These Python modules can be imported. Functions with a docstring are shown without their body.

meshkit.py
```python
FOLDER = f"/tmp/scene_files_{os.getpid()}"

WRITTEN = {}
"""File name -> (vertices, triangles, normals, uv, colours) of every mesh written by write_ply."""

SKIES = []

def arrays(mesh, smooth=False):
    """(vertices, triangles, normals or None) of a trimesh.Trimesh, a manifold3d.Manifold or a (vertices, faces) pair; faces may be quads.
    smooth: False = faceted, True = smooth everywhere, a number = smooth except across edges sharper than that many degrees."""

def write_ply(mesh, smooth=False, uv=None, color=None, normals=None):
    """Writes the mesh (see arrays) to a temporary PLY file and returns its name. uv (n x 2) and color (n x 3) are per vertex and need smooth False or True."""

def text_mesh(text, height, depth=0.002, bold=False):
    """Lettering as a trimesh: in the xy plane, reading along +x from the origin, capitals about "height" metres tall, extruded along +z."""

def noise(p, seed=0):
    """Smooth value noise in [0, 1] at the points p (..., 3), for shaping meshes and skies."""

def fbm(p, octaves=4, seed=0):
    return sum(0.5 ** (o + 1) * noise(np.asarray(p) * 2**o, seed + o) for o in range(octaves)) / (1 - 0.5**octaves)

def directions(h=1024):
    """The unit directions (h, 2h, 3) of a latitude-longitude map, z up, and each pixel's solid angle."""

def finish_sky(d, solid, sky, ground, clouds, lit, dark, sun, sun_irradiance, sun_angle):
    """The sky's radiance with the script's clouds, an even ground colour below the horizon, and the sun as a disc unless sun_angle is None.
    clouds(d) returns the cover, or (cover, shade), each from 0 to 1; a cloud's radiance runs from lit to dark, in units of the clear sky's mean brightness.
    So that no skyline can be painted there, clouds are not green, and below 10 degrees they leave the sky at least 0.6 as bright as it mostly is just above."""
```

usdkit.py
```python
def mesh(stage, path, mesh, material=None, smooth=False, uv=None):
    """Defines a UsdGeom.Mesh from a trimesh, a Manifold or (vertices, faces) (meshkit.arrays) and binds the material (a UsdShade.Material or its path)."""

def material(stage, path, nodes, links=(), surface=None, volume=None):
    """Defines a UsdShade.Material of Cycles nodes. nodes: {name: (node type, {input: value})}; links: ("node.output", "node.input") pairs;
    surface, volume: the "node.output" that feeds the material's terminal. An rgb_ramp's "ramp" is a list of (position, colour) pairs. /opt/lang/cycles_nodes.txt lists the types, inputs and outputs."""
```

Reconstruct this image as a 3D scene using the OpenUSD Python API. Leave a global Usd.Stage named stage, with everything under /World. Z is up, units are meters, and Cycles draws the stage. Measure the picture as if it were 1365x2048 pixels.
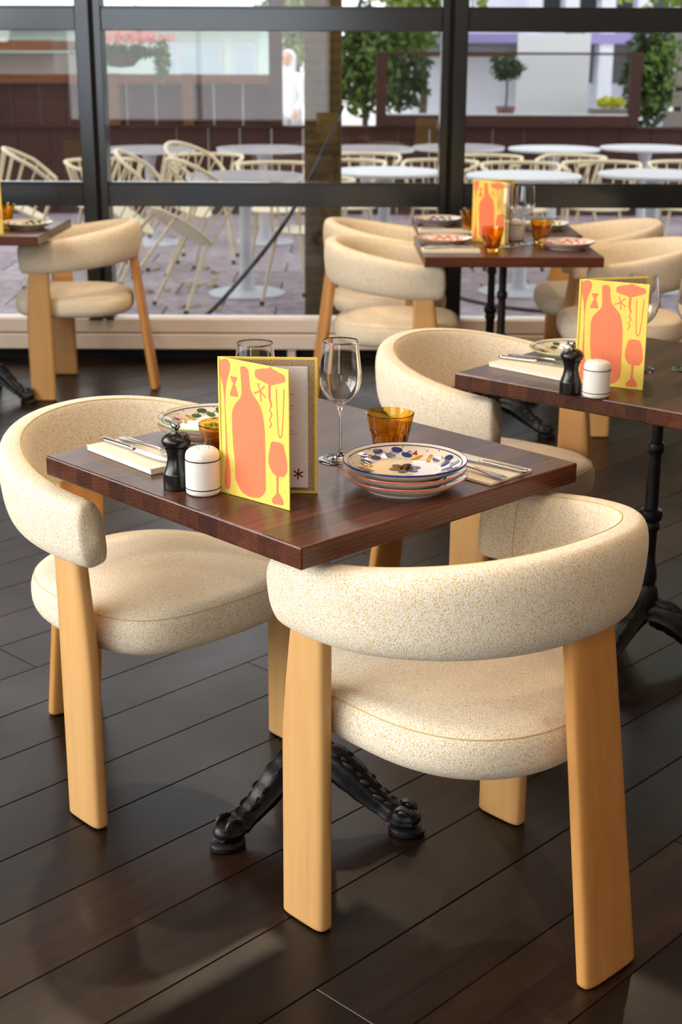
import math, random
import numpy as np, trimesh, manifold3d as m3, shapely
from shapely.geometry import Polygon, LineString, Point, box as sbox
from shapely import affinity
from pxr import Usd, UsdGeom, UsdLux, UsdShade, Gf, Sdf, Vt
import usdkit, meshkit

stage = Usd.Stage.CreateInMemory()
UsdGeom.SetStageUpAxis(stage, 'Z'); UsdGeom.SetStageMetersPerUnit(stage, 1.0)
UsdGeom.Xform.Define(stage, '/World'); UsdGeom.Scope.Define(stage, '/World/Looks')
rng = random.Random(7)
PI = math.pi
V = np.array

# ------------------------------------------------------------------ camera, sky, sun, window light, exposure
CAM_H, PITCH, ROLL, F_PX = 1.485, 0.31483, 0.00412, 2856.0
cam = UsdGeom.Camera.Define(stage, '/World/camera')
fw = V([0, math.cos(PITCH), -math.sin(PITCH)]); u0 = V([0, math.sin(PITCH), math.cos(PITCH)]); r0 = V([1., 0, 0])
rt = math.cos(ROLL) * r0 + math.sin(ROLL) * u0; up = -math.sin(ROLL) * r0 + math.cos(ROLL) * u0
cam.AddTransformOp().Set(Gf.Matrix4d(*rt, 0, *up, 0, *(-fw), 0, 0, 0, CAM_H, 1))
cam.CreateHorizontalApertureAttr(24.0); cam.CreateVerticalApertureAttr(36.0)
cam.CreateFocalLengthAttr(24.0 * F_PX / 1365); cam.CreateClippingRangeAttr((0.05, 500))
cam.CreateFStopAttr(6.3); cam.CreateFocusDistanceAttr(2.42); cam.CreateExposureAttr(0.0)

sky = UsdLux.DomeLight.Define(stage, '/World/sky')
sky.CreateColorAttr((0.93, 0.95, 1.0)); sky.CreateIntensityAttr(0.85)
sun = UsdLux.DistantLight.Define(stage, '/World/sun')
sun.CreateAngleAttr(0.7); sun.CreateIntensityAttr(2.1); sun.CreateColorAttr((1.0, 0.93, 0.82))
sd = V([0.50, 0.62, -0.60]); sd = sd / np.linalg.norm(sd)          # the way sunlight travels: over the building, from behind and left


def light_axes(prim, d, pos=(0, 0, 0)):
    z = -V(d, float); z /= np.linalg.norm(z); x = np.cross([0, 0, 1.], z); x /= np.linalg.norm(x); y = np.cross(z, x)
    prim.AddTransformOp().Set(Gf.Matrix4d(*x, 0, *y, 0, *z, 0, *map(float, pos), 1))


light_axes(UsdGeom.Xformable(sun), sd)
# daylight that comes in by the room's other windows (left wall and the wall behind the camera)
for i, (pos, d, w, h, I) in enumerate([
        ((-3.66, -2.15, 2.3), (1, 0.0, -0.25), 2.1, 2.3, 4.6), ((-3.66, 0.15, 2.3), (1, 0, -0.25), 2.1, 2.3, 6.2), ((-3.66, 2.45, 2.3), (1, 0, -0.25), 2.1, 2.3, 8.5),
        ((-1.7, -3.36, 1.7), (0.0, 1, -0.05), 3.0, 2.1, 1.1)]):
    L = UsdLux.RectLight.Define(stage, f'/World/window_daylight_{i + 1}')
    L.CreateWidthAttr(w); L.CreateHeightAttr(h); L.CreateIntensityAttr(I); L.CreateColorAttr((1.0, 0.975, 0.935))
    light_axes(UsdGeom.Xformable(L), d, pos)
# warm ceiling bulbs
for i, (x, y, I) in enumerate([(1.45, 1.0, 240), (.25, 1.2, 420), (1.3, 3.0, 200), (-.9, 2.0, 190), (.7, 4.6, 240), (-1.2, 4.9, 800), (2.6, 4.4, 200), (2.4, .6, 200), (-.4, 5.9, 900), (1.3, 6.0, 420)]):
    L = UsdLux.SphereLight.Define(stage, f'/World/ceiling_bulb_{i + 1}')
    L.CreateRadiusAttr(0.05); L.CreateIntensityAttr(float(I)); L.CreateColorAttr((1.0, 0.77, 0.53))
    L.AddTranslateOp().Set((x, y, 3.2))

# ------------------------------------------------------------------ helpers
used = {}


def path_of(name, parent=None):
    base = '/World' if parent is None else str(parent.GetPath())
    k = (base, name); n = used.get(k, 0); used[k] = n + 1
    return f'{base}/{name}' if n == 0 else f'{base}/{name}_{n:03d}'


def data(p, label=None, cat=None, group=None, kind=None):
    for k, v in (('label', label), ('category', cat), ('group', group), ('kind', kind)):
        if v: p.SetCustomDataByKey(k, v)
    return p


def obj(name, mesh, mat, parent=None, smooth=35, label=None, cat=None, group=None, kind=None):
    m = usdkit.mesh(stage, path_of(name, parent), mesh, MAT[mat], smooth=smooth)
    return data(m.GetPrim(), label, cat, group, kind)


def thing(name, label, cat, loc=(0, 0, 0), rot=0, group=None, rx=0, ry=0, kind=None):
    x = UsdGeom.Xform.Define(stage, path_of(name))
    x.AddTranslateOp().Set(tuple(map(float, loc))); x.AddRotateXYZOp().Set((rx, ry, rot))
    return data(x.GetPrim(), label, cat, group, kind)


def dup(root, label, loc, rot, group=None, rx=0, ry=0):
    was = root.GetCustomData()
    import re
    name = re.sub(r'_\d{3}$', '', root.GetName())
    x = UsdGeom.Xform.Define(stage, path_of(name))
    x.GetPrim().GetReferences().AddInternalReference(root.GetPath())
    x.GetPrim().SetInstanceable(True)
    x.GetPrim().GetAttribute('xformOp:translate').Set(Gf.Vec3d(*map(float, loc)))
    x.GetPrim().GetAttribute('xformOp:rotateXYZ').Set(Gf.Vec3f(rx, ry, rot))
    return data(x.GetPrim(), label, was['category'], group or was.get('group'))


def cat(*ms): return trimesh.util.concatenate([tm(m) for m in ms])


def tm(m):
    if isinstance(m, trimesh.Trimesh): return m
    v, f, _ = meshkit.arrays(m); return trimesh.Trimesh(v, f, process=False)


def lathe(prof, n=48):
    prof = V(prof, float); k = len(prof); a = np.arange(n) * 2 * PI / n
    v = np.stack([prof[None, :, 0] * np.cos(a)[:, None], prof[None, :, 0] * np.sin(a)[:, None], np.repeat(prof[None, :, 1], n, 0)], -1).reshape(-1, 3)
    f = []
    for i in range(n):
        j = (i + 1) % n
        for q in range(k - 1):
            a0, a1, b0, b1 = i * k + q, i * k + q + 1, j * k + q, j * k + q + 1
            f += [(a0, b0, b1), (a0, b1, a1)]
    t = trimesh.Trimesh(v, f, process=False); t.merge_vertices(); t.update_faces(t.nondegenerate_faces())
    return t


def smoothprof(pts, n=6):
    from scipy.interpolate import CubicSpline
    p = V(pts, float); s = np.r_[0, np.cumsum(np.linalg.norm(np.diff(p, axis=0), axis=1))]
    return CubicSpline(s, p)(np.linspace(0, s[-1], n * len(p)))


def tube(pts, r, n=8, closed=False):
    p = V(pts, float); r = np.broadcast_to(V(r, float), (len(p),))
    t = np.gradient(p, axis=0) if not closed else np.roll(p, -1, 0) - np.roll(p, 1, 0)
    t /= np.linalg.norm(t, axis=1, keepdims=True)
    ref = V([0, 0, 1.]) if abs(t[:, 2]).mean() < .8 else V([1., 0, 0])
    v = []
    for i in range(len(p)):
        a = np.cross(t[i], ref); a /= max(np.linalg.norm(a), 1e-9); b = np.cross(a, t[i])
        for k in range(n):
            c = 2 * PI * k / n; v.append(p[i] + r[i] * (a * math.cos(c) + b * math.sin(c)))
    f = []; m = len(p)
    for i in range(m if closed else m - 1):
        j = (i + 1) % m
        for k in range(n):
            l = (k + 1) % n; f += [(i * n + k, i * n + l, j * n + l), (i * n + k, j * n + l, j * n + k)]
    if not closed:
        v += [p[0], p[-1]]; A, B = len(v) - 2, len(v) - 1
        for k in range(n):
            l = (k + 1) % n; f += [(A, l, k), (B, (m - 1) * n + k, (m - 1) * n + l)]
    t_ = trimesh.Trimesh(V(v), V(f), process=False)
    if t_.volume < 0: t_.invert()
    return t_


def spline(pts, n=40):
    from scipy.interpolate import CubicSpline
    p = V(pts, float); s = np.r_[0, np.cumsum(np.linalg.norm(np.diff(p, axis=0), axis=1))]
    q = CubicSpline(s, p)(np.linspace(0, s[-1], 8 * n)); d = np.r_[0, np.cumsum(np.linalg.norm(np.diff(q, axis=0), axis=1))]
    return np.stack([np.interp(np.linspace(0, d[-1], n), d, q[:, k]) for k in range(p.shape[1])], 1)


def bx(x0, x1, y0, y1, z0, z1): 
    t = trimesh.creation.box((x1 - x0, y1 - y0, z1 - z0)); t.apply_translation(((x0 + x1) / 2, (y0 + y1) / 2, (z0 + z1) / 2)); return t


def rbox(x0, x1, y0, y1, z0, z1, r=.003, seg=8):
    s = m3.Manifold.sphere(r, seg)
    return m3.Manifold.batch_hull([s.translate((x, y, z)) for x in (x0 + r, x1 - r) for y in (y0 + r, y1 - r) for z in (z0 + r, z1 - r)])


def cbox(x0, x1, y0, y1, z0, z1, c=.004):
    """box with chamfered long edges, light"""
    pts = []
    for x, sx in ((x0, 1), (x1, -1)):
        for y, sy in ((y0, 1), (y1, -1)):
            for z, sz in ((z0, 1), (z1, -1)):
                pts += [(x + sx * c, y + sy * c, z), (x + sx * c, y, z + sz * c), (x, y + sy * c, z + sz * c)]
    return m3.Manifold.hull_points(V(pts))


def extr(poly, h, z=0):
    gs = getattr(poly, 'geoms', [poly]); out = []
    for g in gs:
        if g.area > 1e-12: out.append(trimesh.creation.extrude_polygon(g, h, engine='earcut'))
    t = trimesh.util.concatenate(out); t.apply_translation((0, 0, z)); return t


def T(m, M):
    t = tm(m).copy(); t.apply_transform(M); return t


def frame(o, x, y, z):
    M = np.eye(4); M[:3, 0], M[:3, 1], M[:3, 2], M[:3, 3] = x, y, z, o; return M


def rotz(a, o=(0, 0, 0)):
    c, s = math.cos(a), math.sin(a); return frame(o, (c, s, 0), (-s, c, 0), (0, 0, 1))


# ------------------------------------------------------------------ materials
MAT = {}


def mat(name, nodes, links=(), surface='p.BSDF', **k):
    MAT[name] = usdkit.material(stage, f'/World/Looks/{name}', nodes, links, surface=surface, **k)


def lin(r, g, b):
    return tuple((c / 255 / 12.92 if c / 255 < .04045 else ((c / 255 + .055) / 1.055) ** 2.4) for c in (r, g, b))


def plain(name, rgb, rough=.5, spec=.5, metal=0, coat=0, **k):
    mat(name, {'p': ('principled_bsdf', {'base_color': lin(*rgb), 'roughness': rough, 'specular_ior_level': spec, 'metallic': metal, 'coat_weight': coat, **k})})


def speckled(name, a, b, scale, rough=.6, bump=.0, lo=.4, hi=.6, **k):
    mat(name, {'c': ('texture_coordinate', {}), 'n': ('noise_texture', {'scale': scale, 'detail': 4.0}),
               'r': ('rgb_ramp', {'ramp': [(lo, lin(*a)), (hi, lin(*b))]}), 'b': ('bump', {'strength': bump, 'distance': .002}),
               'p': ('principled_bsdf', {'roughness': rough, **k})},
        [('c.object', 'n.vector'), ('n.fac', 'r.fac'), ('r.color', 'p.base_color'), ('n.fac', 'b.height')] + ([('b.normal', 'p.normal')] if bump else []))


def wood(name, dark, light, grain=(1.2, 26, 26), off=(0, 0, 0), rough=.4, ring=60., rc=(0, 0, 0), coat=0., spec=.5, mixring=.35, bump=.15, rot=(0, 0, 0), fine=3.0, sat=.5):
    """grain runs along x of the mesh (or along the axis that rot turns there)"""
    mat(name, {'c': ('texture_coordinate', {}), 'm': ('mapping', {'scale': grain, 'location': off, 'rotation': rot}),
               'n': ('noise_texture', {'scale': 1.0, 'detail': 5.0, 'roughness': .6, 'distortion': .4}),
               'm2': ('mapping', {'scale': (.6, 1, 1), 'location': rc, 'rotation': rot}),
               'w': ('wave_texture', {'wave_type': 'rings', 'rings_direction': 'x', 'scale': ring, 'distortion': 2.5, 'detail': 2.0, 'detail_scale': 3.0}),
               'm3': ('mapping', {'scale': tuple(g * (fine * 2 if g > 10 else 6) for g in grain), 'rotation': rot}),
               'n2': ('noise_texture', {'scale': 1.0, 'detail': 2.0}),
               'x': ('mix_float', {'fac': mixring}), 'x2': ('mix_float', {'fac': .22}),
               'r': ('rgb_ramp', {'ramp': [(.25, lin(*dark)), (.75, lin(*light))]}),
               'b': ('bump', {'strength': bump, 'distance': .001}),
               'p': ('principled_bsdf', {'roughness': rough, 'coat_weight': coat, 'coat_roughness': .12, 'specular_ior_level': spec})},
        [('c.object', 'm.vector'), ('m.vector', 'n.vector'), ('c.object', 'm2.vector'), ('m2.vector', 'w.vector'),
         ('c.object', 'm3.vector'), ('m3.vector', 'n2.vector'), ('n.fac', 'x.a'), ('w.fac', 'x.b'), ('x.result', 'x2.a'), ('n2.fac', 'x2.b'),
         ('x2.result', 'r.fac'), ('r.color', 'p.base_color'), ('x2.result', 'b.height'), ('b.normal', 'p.normal')])


def fabric(name):
    mat(name, {'c': ('texture_coordinate', {}),
               'm': ('mapping', {'scale': (520, 520, 380)}), 'n': ('noise_texture', {'scale': 1.0, 'detail': 1.0}),
               'm2': ('mapping', {'scale': (170, 170, 50), 'rotation': (.5, .2, .3)}), 'n2': ('noise_texture', {'scale': 1.0, 'detail': 3.0, 'roughness': .7}),
               'n3': ('noise_texture', {'scale': 9.0, 'detail': 2.0}),
               'r': ('rgb_ramp', {'ramp': [(.32, lin(216, 174, 104)), (.43, lin(239, 223, 188)), (.55, lin(246, 239, 222)), (.70, lin(250, 248, 242))]}),
               'r2': ('rgb_ramp', {'ramp': [(.56, (0, 0, 0)), (.68, (1, 1, 1))]}),
               'x': ('mix_color', {'b': lin(228, 186, 106)}),
               'xf': ('math', {'math_type': 'multiply', 'value2': .5}),
               'b': ('bump', {'strength': .55, 'distance': .0016}),
               'p': ('principled_bsdf', {'roughness': .95, 'specular_ior_level': .15, 'sheen_weight': .4, 'sheen_roughness': .5, 'sheen_tint': (1.0, .9, .74)})},
        [('c.object', 'm.vector'), ('m.vector', 'n.vector'), ('c.object', 'm2.vector'), ('m2.vector', 'n2.vector'),
         ('n.fac', 'r.fac'), ('n2.fac', 'r2.fac'), ('r2.color', 'xf.value1'), ('xf.value', 'x.fac'), ('r.color', 'x.a'), ('x.result', 'p.base_color'),
         ('n.fac', 'b.height'), ('b.normal', 'p.normal')])


fabric('fabric')
plain('seam', (214, 190, 138), .9, .1)
wood('beech', (206, 154, 92), (226, 180, 118), grain=(30, 30, 1.1), rough=.38, ring=1., mixring=.0, bump=.04, spec=.45, fine=1.0)
wood('beech_2', (198, 136, 70), (218, 162, 94), grain=(30, 30, 1.1), off=(3, 5, 7), rough=.38, ring=1., mixring=.0, bump=.04, spec=.45, fine=1.0)
plain('felt', (20, 18, 17), .9)
TOPS = []
for i in range(5):
    d = [(44, 24, 17), (52, 28, 19), (40, 22, 16), (58, 31, 21), (48, 26, 18)][i]; l = [(86, 49, 35), (100, 56, 38), (79, 45, 33), (112, 62, 42), (94, 53, 37)][i]
    wood(f'dark_oak_{i + 1}', d, l, grain=(2.2, 38, 38), off=(i * 1.7, i * .9, i * .4), rough=.30, spec=.42, ring=46., rc=(0, .013 * i - .02, .035 + .011 * i), coat=.0, mixring=.20, bump=.12, fine=2.0)
    TOPS.append(f'dark_oak_{i + 1}')
PLANK = []
for i in range(6):
    d = [(15, 10, 8), (19, 12, 9), (14, 10, 8), (22, 14, 10), (17, 11, 9), (20, 14, 11)][i]; l = [(34, 23, 17), (43, 28, 20), (31, 21, 17), (54, 35, 24), (38, 26, 19), (46, 31, 23)][i]
    a = math.radians(-46)
    mat(f'floor_oak_{i + 1}', {'c': ('geometry', {}), 'm0': ('mapping', {'rotation': (0, 0, a)}), 'm': ('mapping', {'scale': (1.6, 30, 1), 'location': (i * 3.1, i * 1.3, 0)}),
        'n': ('noise_texture', {'scale': 1.0, 'detail': 6.0, 'roughness': .62, 'distortion': .8}), 'm2': ('mapping', {'scale': (9, 160, 1)}), 'n2': ('noise_texture', {'scale': 1.0, 'detail': 2.0}),
        'x': ('mix_float', {'fac': .3}), 'r': ('rgb_ramp', {'ramp': [(.28, lin(*d)), (.72, lin(*l))]}),
        'n3': ('noise_texture', {'scale': 2.3, 'detail': 4.0}), 'rr': ('map_range', {'from_min': .3, 'from_max': .7, 'to_min': .25, 'to_max': .42}),
        'b': ('bump', {'strength': .25, 'distance': .001}), 'p': ('principled_bsdf', {'specular_ior_level': .25})},
        [('c.position', 'm0.vector'), ('m0.vector', 'm.vector'), ('m.vector', 'n.vector'), ('m0.vector', 'm2.vector'), ('m2.vector', 'n2.vector'),
         ('n.fac', 'x.a'), ('n2.fac', 'x.b'), ('x.result', 'r.fac'), ('r.color', 'p.base_color'), ('c.position', 'n3.vector'), ('n3.fac', 'rr.value'), ('rr.result', 'p.roughness'),
         ('x.result', 'b.height'), ('b.normal', 'p.normal')])
    PLANK.append(f'floor_oak_{i + 1}')
speckled('cast_iron', (9, 9, 10), (22, 22, 24), 60, .42, .5)
plain('black_gap', (8, 8, 8), .8)
plain('frame_paint', (80, 84, 88), .2, .4, metal=.88)
plain('gasket', (9, 9, 10), .6)
plain('sill_beige', (232, 220, 210), .45)
plain('plaster', (112, 92, 76), .8)
plain('ceiling_brown', (122, 104, 88), .8)
plain('white_enamel', (243, 240, 234), .16, .5, coat=.3)
plain('black_enamel', (16, 15, 15), .25)
plain('mill_black', (17, 16, 16), .3, .5, coat=.2)
plain('steel', (205, 203, 200), .16, .5, metal=1.0)
plain('steel_handle', (190, 188, 186), .24, .5, metal=1.0)
speckled('napkin_cloth', (236, 226, 204), (244, 237, 220), 240, .9, .1)
speckled('menu_yellow', (243, 214, 88), (248, 224, 106), 300, .5, .05)
speckled('menu_red', (240, 126, 82), (244, 136, 94), 500, .5)
speckled('menu_linen', (150, 128, 96), (196, 176, 140), 700, .9, .2)
plain('menu_paper', (240, 236, 240), .7)
plain('ink', (60, 52, 50), .8)
plain('brick_red_ink', (112, 26, 24), .7)
speckled('ceramic', (226, 217, 206), (232, 224, 214), 30, .1, 0, coat_weight=.2)
for nm, c in (('blue', (38, 58, 128)), ('navy', (24, 26, 70)), ('coral', (216, 118, 96)), ('green', (58, 96, 40)), ('lime', (178, 196, 108)), ('ochre', (206, 160, 24)), ('red', (186, 46, 38)), ('ink', (24, 22, 24)), ('rust', (190, 116, 70))):
    plain('glaze_' + nm, c, .12)
mat('clear_glass', {'p': ('principled_bsdf', {'base_color': (.985, .985, .985), 'roughness': 0.0, 'transmission_weight': 1.0, 'ior': 1.48})})
mat('amber_glass', {'p': ('principled_bsdf', {'base_color': lin(246, 192, 70), 'roughness': 0.0, 'transmission_weight': 1.0, 'ior': 1.5})})


def pane(name, tint, ior=1.5, extra=0.0):
    mat(name, {'t': ('transparent_bsdf', {'color': tint}), 'g': ('glossy_bsdf', {'color': (1, 1, 1), 'roughness': .0}), 'f': ('fresnel', {'IOR': ior}),
               'a': ('math', {'math_type': 'add', 'value2': extra}), 'x': ('mix_closure', {})},
        [('f.fac', 'a.value1'), ('a.value', 'x.fac'), ('t.BSDF', 'x.closure1'), ('g.BSDF', 'x.closure2')], surface='x.closure')


pane('window_glass', (.92, .93, .92), 1.45, .0)
pane('outdoor_glass', (.94, .95, .95), 1.45)
speckled('paver', (136, 122, 128), (164, 150, 156), 14, .75, .2)
speckled('paver_dark', (122, 110, 116), (150, 136, 142), 14, .75, .2)
plain('joint', (70, 62, 62), .9)
wood('post_timber', (70, 56, 32), (104, 84, 50), grain=(18, 18, 1.0), rough=.8, ring=6., mixring=.25, bump=.2, spec=.2)
wood('red_timber', (44, 22, 18), (70, 36, 27), grain=(1.2, 18, 18), rough=.6, ring=8., mixring=.2, spec=.3)
wood('brown_timber', (84, 50, 30), (116, 70, 42), grain=(1.2, 18, 18), rough=.65, ring=8., mixring=.2, spec=.3)
plain('wire_cream', (216, 203, 172), .45, .4)
plain('foot_black', (22, 22, 24), .6)
plain('table_white', (200, 201, 205), .5)
wood('slat_grey', (130, 124, 126), (160, 154, 158), grain=(1.5, 25, 25), rough=.7, ring=8., mixring=.2, spec=.2)
plain('pedestal_white', (190, 194, 202), .45)
plain('cable_black', (26, 28, 32), .5)
speckled('dry_leaf', (150, 116, 70), (186, 152, 92), 40, .8)
speckled('pavement', (206, 196, 192), (222, 214, 210), .8, .85)
plain('white_render', (226, 228, 240), .8)
plain('lilac_render', (150, 140, 190), .8)
plain('mint_render', (196, 216, 206), .8)
plain('window_dark', (52, 58, 66), .15)
plain('window_pale', (180, 196, 204), .1)
plain('roof_red', (200, 140, 120), .8)
plain('wall_grey', (128, 120, 114), .9)
plain('fabric_white', (226, 228, 232), .9)
plain('skin', (206, 160, 132), .6)
plain('trouser_grey', (180, 182, 188), .9)
plain('hair_dark', (60, 46, 36), .7)
plain('terracotta', (150, 110, 110), .8)
plain('soil', (50, 40, 32), .9)
plain('bark', (74, 58, 44), .9)
for nm, c in (('dark_leaf', (48, 74, 34)), ('mid_leaf', (92, 122, 48)), ('light_leaf', (150, 168, 76)), ('olive_leaf', (112, 116, 76)), ('yellow_leaf', (206, 204, 60)), ('pink_petal', (222, 150, 142)), ('white_petal', (236, 232, 222))):
    mat(nm, {'p': ('principled_bsdf', {'base_color': lin(*c), 'roughness': .5}), 't': ('translucent_bsdf', {'color': lin(*c)}), 'x': ('mix_closure', {'fac': .3})},
        [('p.BSDF', 'x.closure1'), ('t.BSDF', 'x.closure2')], surface='x.closure')

# ------------------------------------------------------------------ room shell
RX0, RX1, RY0, RY1, CH = -3.75, 3.75, -3.45, 7.0, 3.7
fl = obj('floor', bx(RX0, RX1, RY0, RY1 + .1, -.08, -.018), 'black_gap', kind='structure', smooth=False, label='dark brown oak plank floor laid on the diagonal')
ang = math.radians(46.0); dv = V([math.cos(ang), math.sin(ang)]); nv = V([-dv[1], dv[0]])
room = sbox(RX0, RY0, RX1, RY1 + .03)
W_P = .1765
prng = random.Random(3)
for k in range(-45, 60):
    o = 1.7755 + k * W_P
    s = -9 + prng.uniform(0, 2.4); last = -1
    while s < 9:
        e = s + prng.choice([1.9, 2.4, 2.6])
        q = Polygon([tuple(dv * a + nv * b) for a, b in ((s + .0008, o + .0008), (e - .0008, o + .0008), (e - .0008, o + W_P - .0008), (s + .0008, o + W_P - .0008))]).intersection(room)
        s = e
        if q.is_empty or q.area < .004: continue
        top = q.buffer(-.0014, join_style=2)
        if top.is_empty or len(top.exterior.coords) != len(q.exterior.coords): top = q
        a = shapely.geometry.polygon.orient(q, 1); b = shapely.geometry.polygon.orient(top, 1)
        P = V(a.exterior.coords[:-1]); n = len(P); Q = V(b.exterior.coords[:-1])
        if len(Q) == n:
            Q = np.roll(Q, -int(np.argmin(np.linalg.norm(Q - P[0], axis=1))), 0)
        dz = prng.uniform(-.0006, 0)
        v = np.vstack([np.c_[P, np.full(n, -.018)], np.c_[P, np.full(n, -.0014 + dz)], np.c_[Q, np.full(n, dz)]])
        f = []
        for r_ in (0, n):
            for i in range(n):
                j = (i + 1) % n; f += [(r_ + i, r_ + j, r_ + n + j), (r_ + i, r_ + n + j, r_ + n + i)]
        f += [(2 * n, 2 * n + i, 2 * n + i + 1) for i in range(1, n - 1)] + [(0, i + 1, i) for i in range(1, n - 1)]
        c = prng.choice([x for x in range(6) if x != last]); last = c
        obj('plank', trimesh.Trimesh(v, f, process=False), PLANK[c], fl, smooth=False)
obj('ceiling', bx(RX0 - .2, RX1 + .2, RY0 - .2, 7.3, CH, CH + .25), 'ceiling_brown', kind='structure', smooth=False, label='plain brown ceiling')
# upper storey of the same building, which shades the terrace
obj('wall_upper', bx(RX0 - 2, RX1 + 2, 6.9, 7.2, CH + .25, 7.4), 'plaster', kind='structure', smooth=False, label='wall of the storey above the window wall')


def wall_with_holes(name, horizontal, at_, lo, hi, holes, label):
    p = sbox(lo, 0, hi, CH)
    for a, b, c, d in holes: p = p.difference(sbox(a, c, b, d))
    t = extr(p, .2)
    if horizontal: t = T(t, frame((0, at_, 0), (1, 0, 0), (0, 0, 1), (0, -1, 0)))
    else: t = T(t, frame((at_, 0, 0), (0, 1, 0), (0, 0, 1), (1, 0, 0)))
    obj(name, t, 'plaster', kind='structure', smooth=False, label=label)


wall_with_holes('wall_left', False, RX0 - .2, RY0, RY1, [(-3.25, -1.05, .5, 3.5), (-.95, 1.25, .5, 3.5), (1.35, 3.55, .5, 3.5)], 'plastered left wall with three large windows')
wall_with_holes('wall_right', False, RX1, RY0, RY1, [], 'plastered right wall')
wall_with_holes('wall_back', True, RY0, RX0, RX1, [(-3.3, -.1, .6, 2.8)], 'plastered wall behind the camera with a large window')
wn = 0


def side_window(M, w, label, z0, z1):
    global wn; wn += 1
    x = UsdGeom.Xform.Define(stage, f'/World/window_{wn}'); p = data(x.GetPrim(), label, None, None, 'structure')
    fr = [cbox(-w / 2, w / 2, -.03, .03, z0, z0 + .06), cbox(-w / 2, w / 2, -.03, .03, z1 - .06, z1), cbox(-w / 2, -w / 2 + .06, -.03, .03, z0, z1), cbox(w / 2 - .06, w / 2, -.03, .03, z0, z1), cbox(-.03, .03, -.03, .03, z0, z1)]
    for m_ in fr: obj('window_frame', T(m_, M), 'frame_paint', p, smooth=False)
    for s in (-1, 1):
        a, b = (-w / 2 + .06, -.03) if s < 0 else (.03, w / 2 - .06)
        obj('pane', T(bx(a, b, -.003, .003, z0 + .06, z1 - .06), M), 'outdoor_glass', p, smooth=False)


for y_, n_ in ((-2.15, 'nearest the camera'), (.15, 'in the middle'), (2.45, 'farthest along')):
    side_window(frame((RX0 - .1, y_, 0), (0, 1, 0), (-1, 0, 0), (0, 0, 1)), 2.2, 'window in the left wall, ' + n_, .5, 3.5)
side_window(frame((-1.7, RY0 - .1, 0), (1, 0, 0), (0, 1, 0), (0, 0, 1)), 3.2, 'window in the wall behind the camera', .6, 2.8)

# ---- window wall to the terrace
mull = [-2.947, -1.243, 0.461, 2.165]            # left edge of each mullion
tn = 0
for x0 in mull:
    tn += 1
    x = UsdGeom.Xform.Define(stage, f'/World/trim_{tn}')
    p = data(x.GetPrim(), ['anthracite window mullion outside the picture at left', 'anthracite window mullion in the left of the picture', 'anthracite window mullion right of the timber post', 'anthracite window mullion outside the picture at right'][tn - 1], None, None, 'structure')
    wl, wr = (.066, .036) if tn != 3 else (.036, .066)
    a, b = x0, x0 + wl
    c, d = b + .019, b + .019 + wr
    for s0, s1 in ((a, b), (c, d)):
        obj('stile', cbox(s0, s1, 6.975, 7.11, .2, CH, .003), 'frame_paint', p, smooth=False)
    obj('gasket', bx(b, c, 7.015, 7.09, .2, CH), 'gasket', p, smooth=False)
edges = [RX0] + [m for x0 in mull for m in (x0, x0 + .121)] + [RX1]
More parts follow.
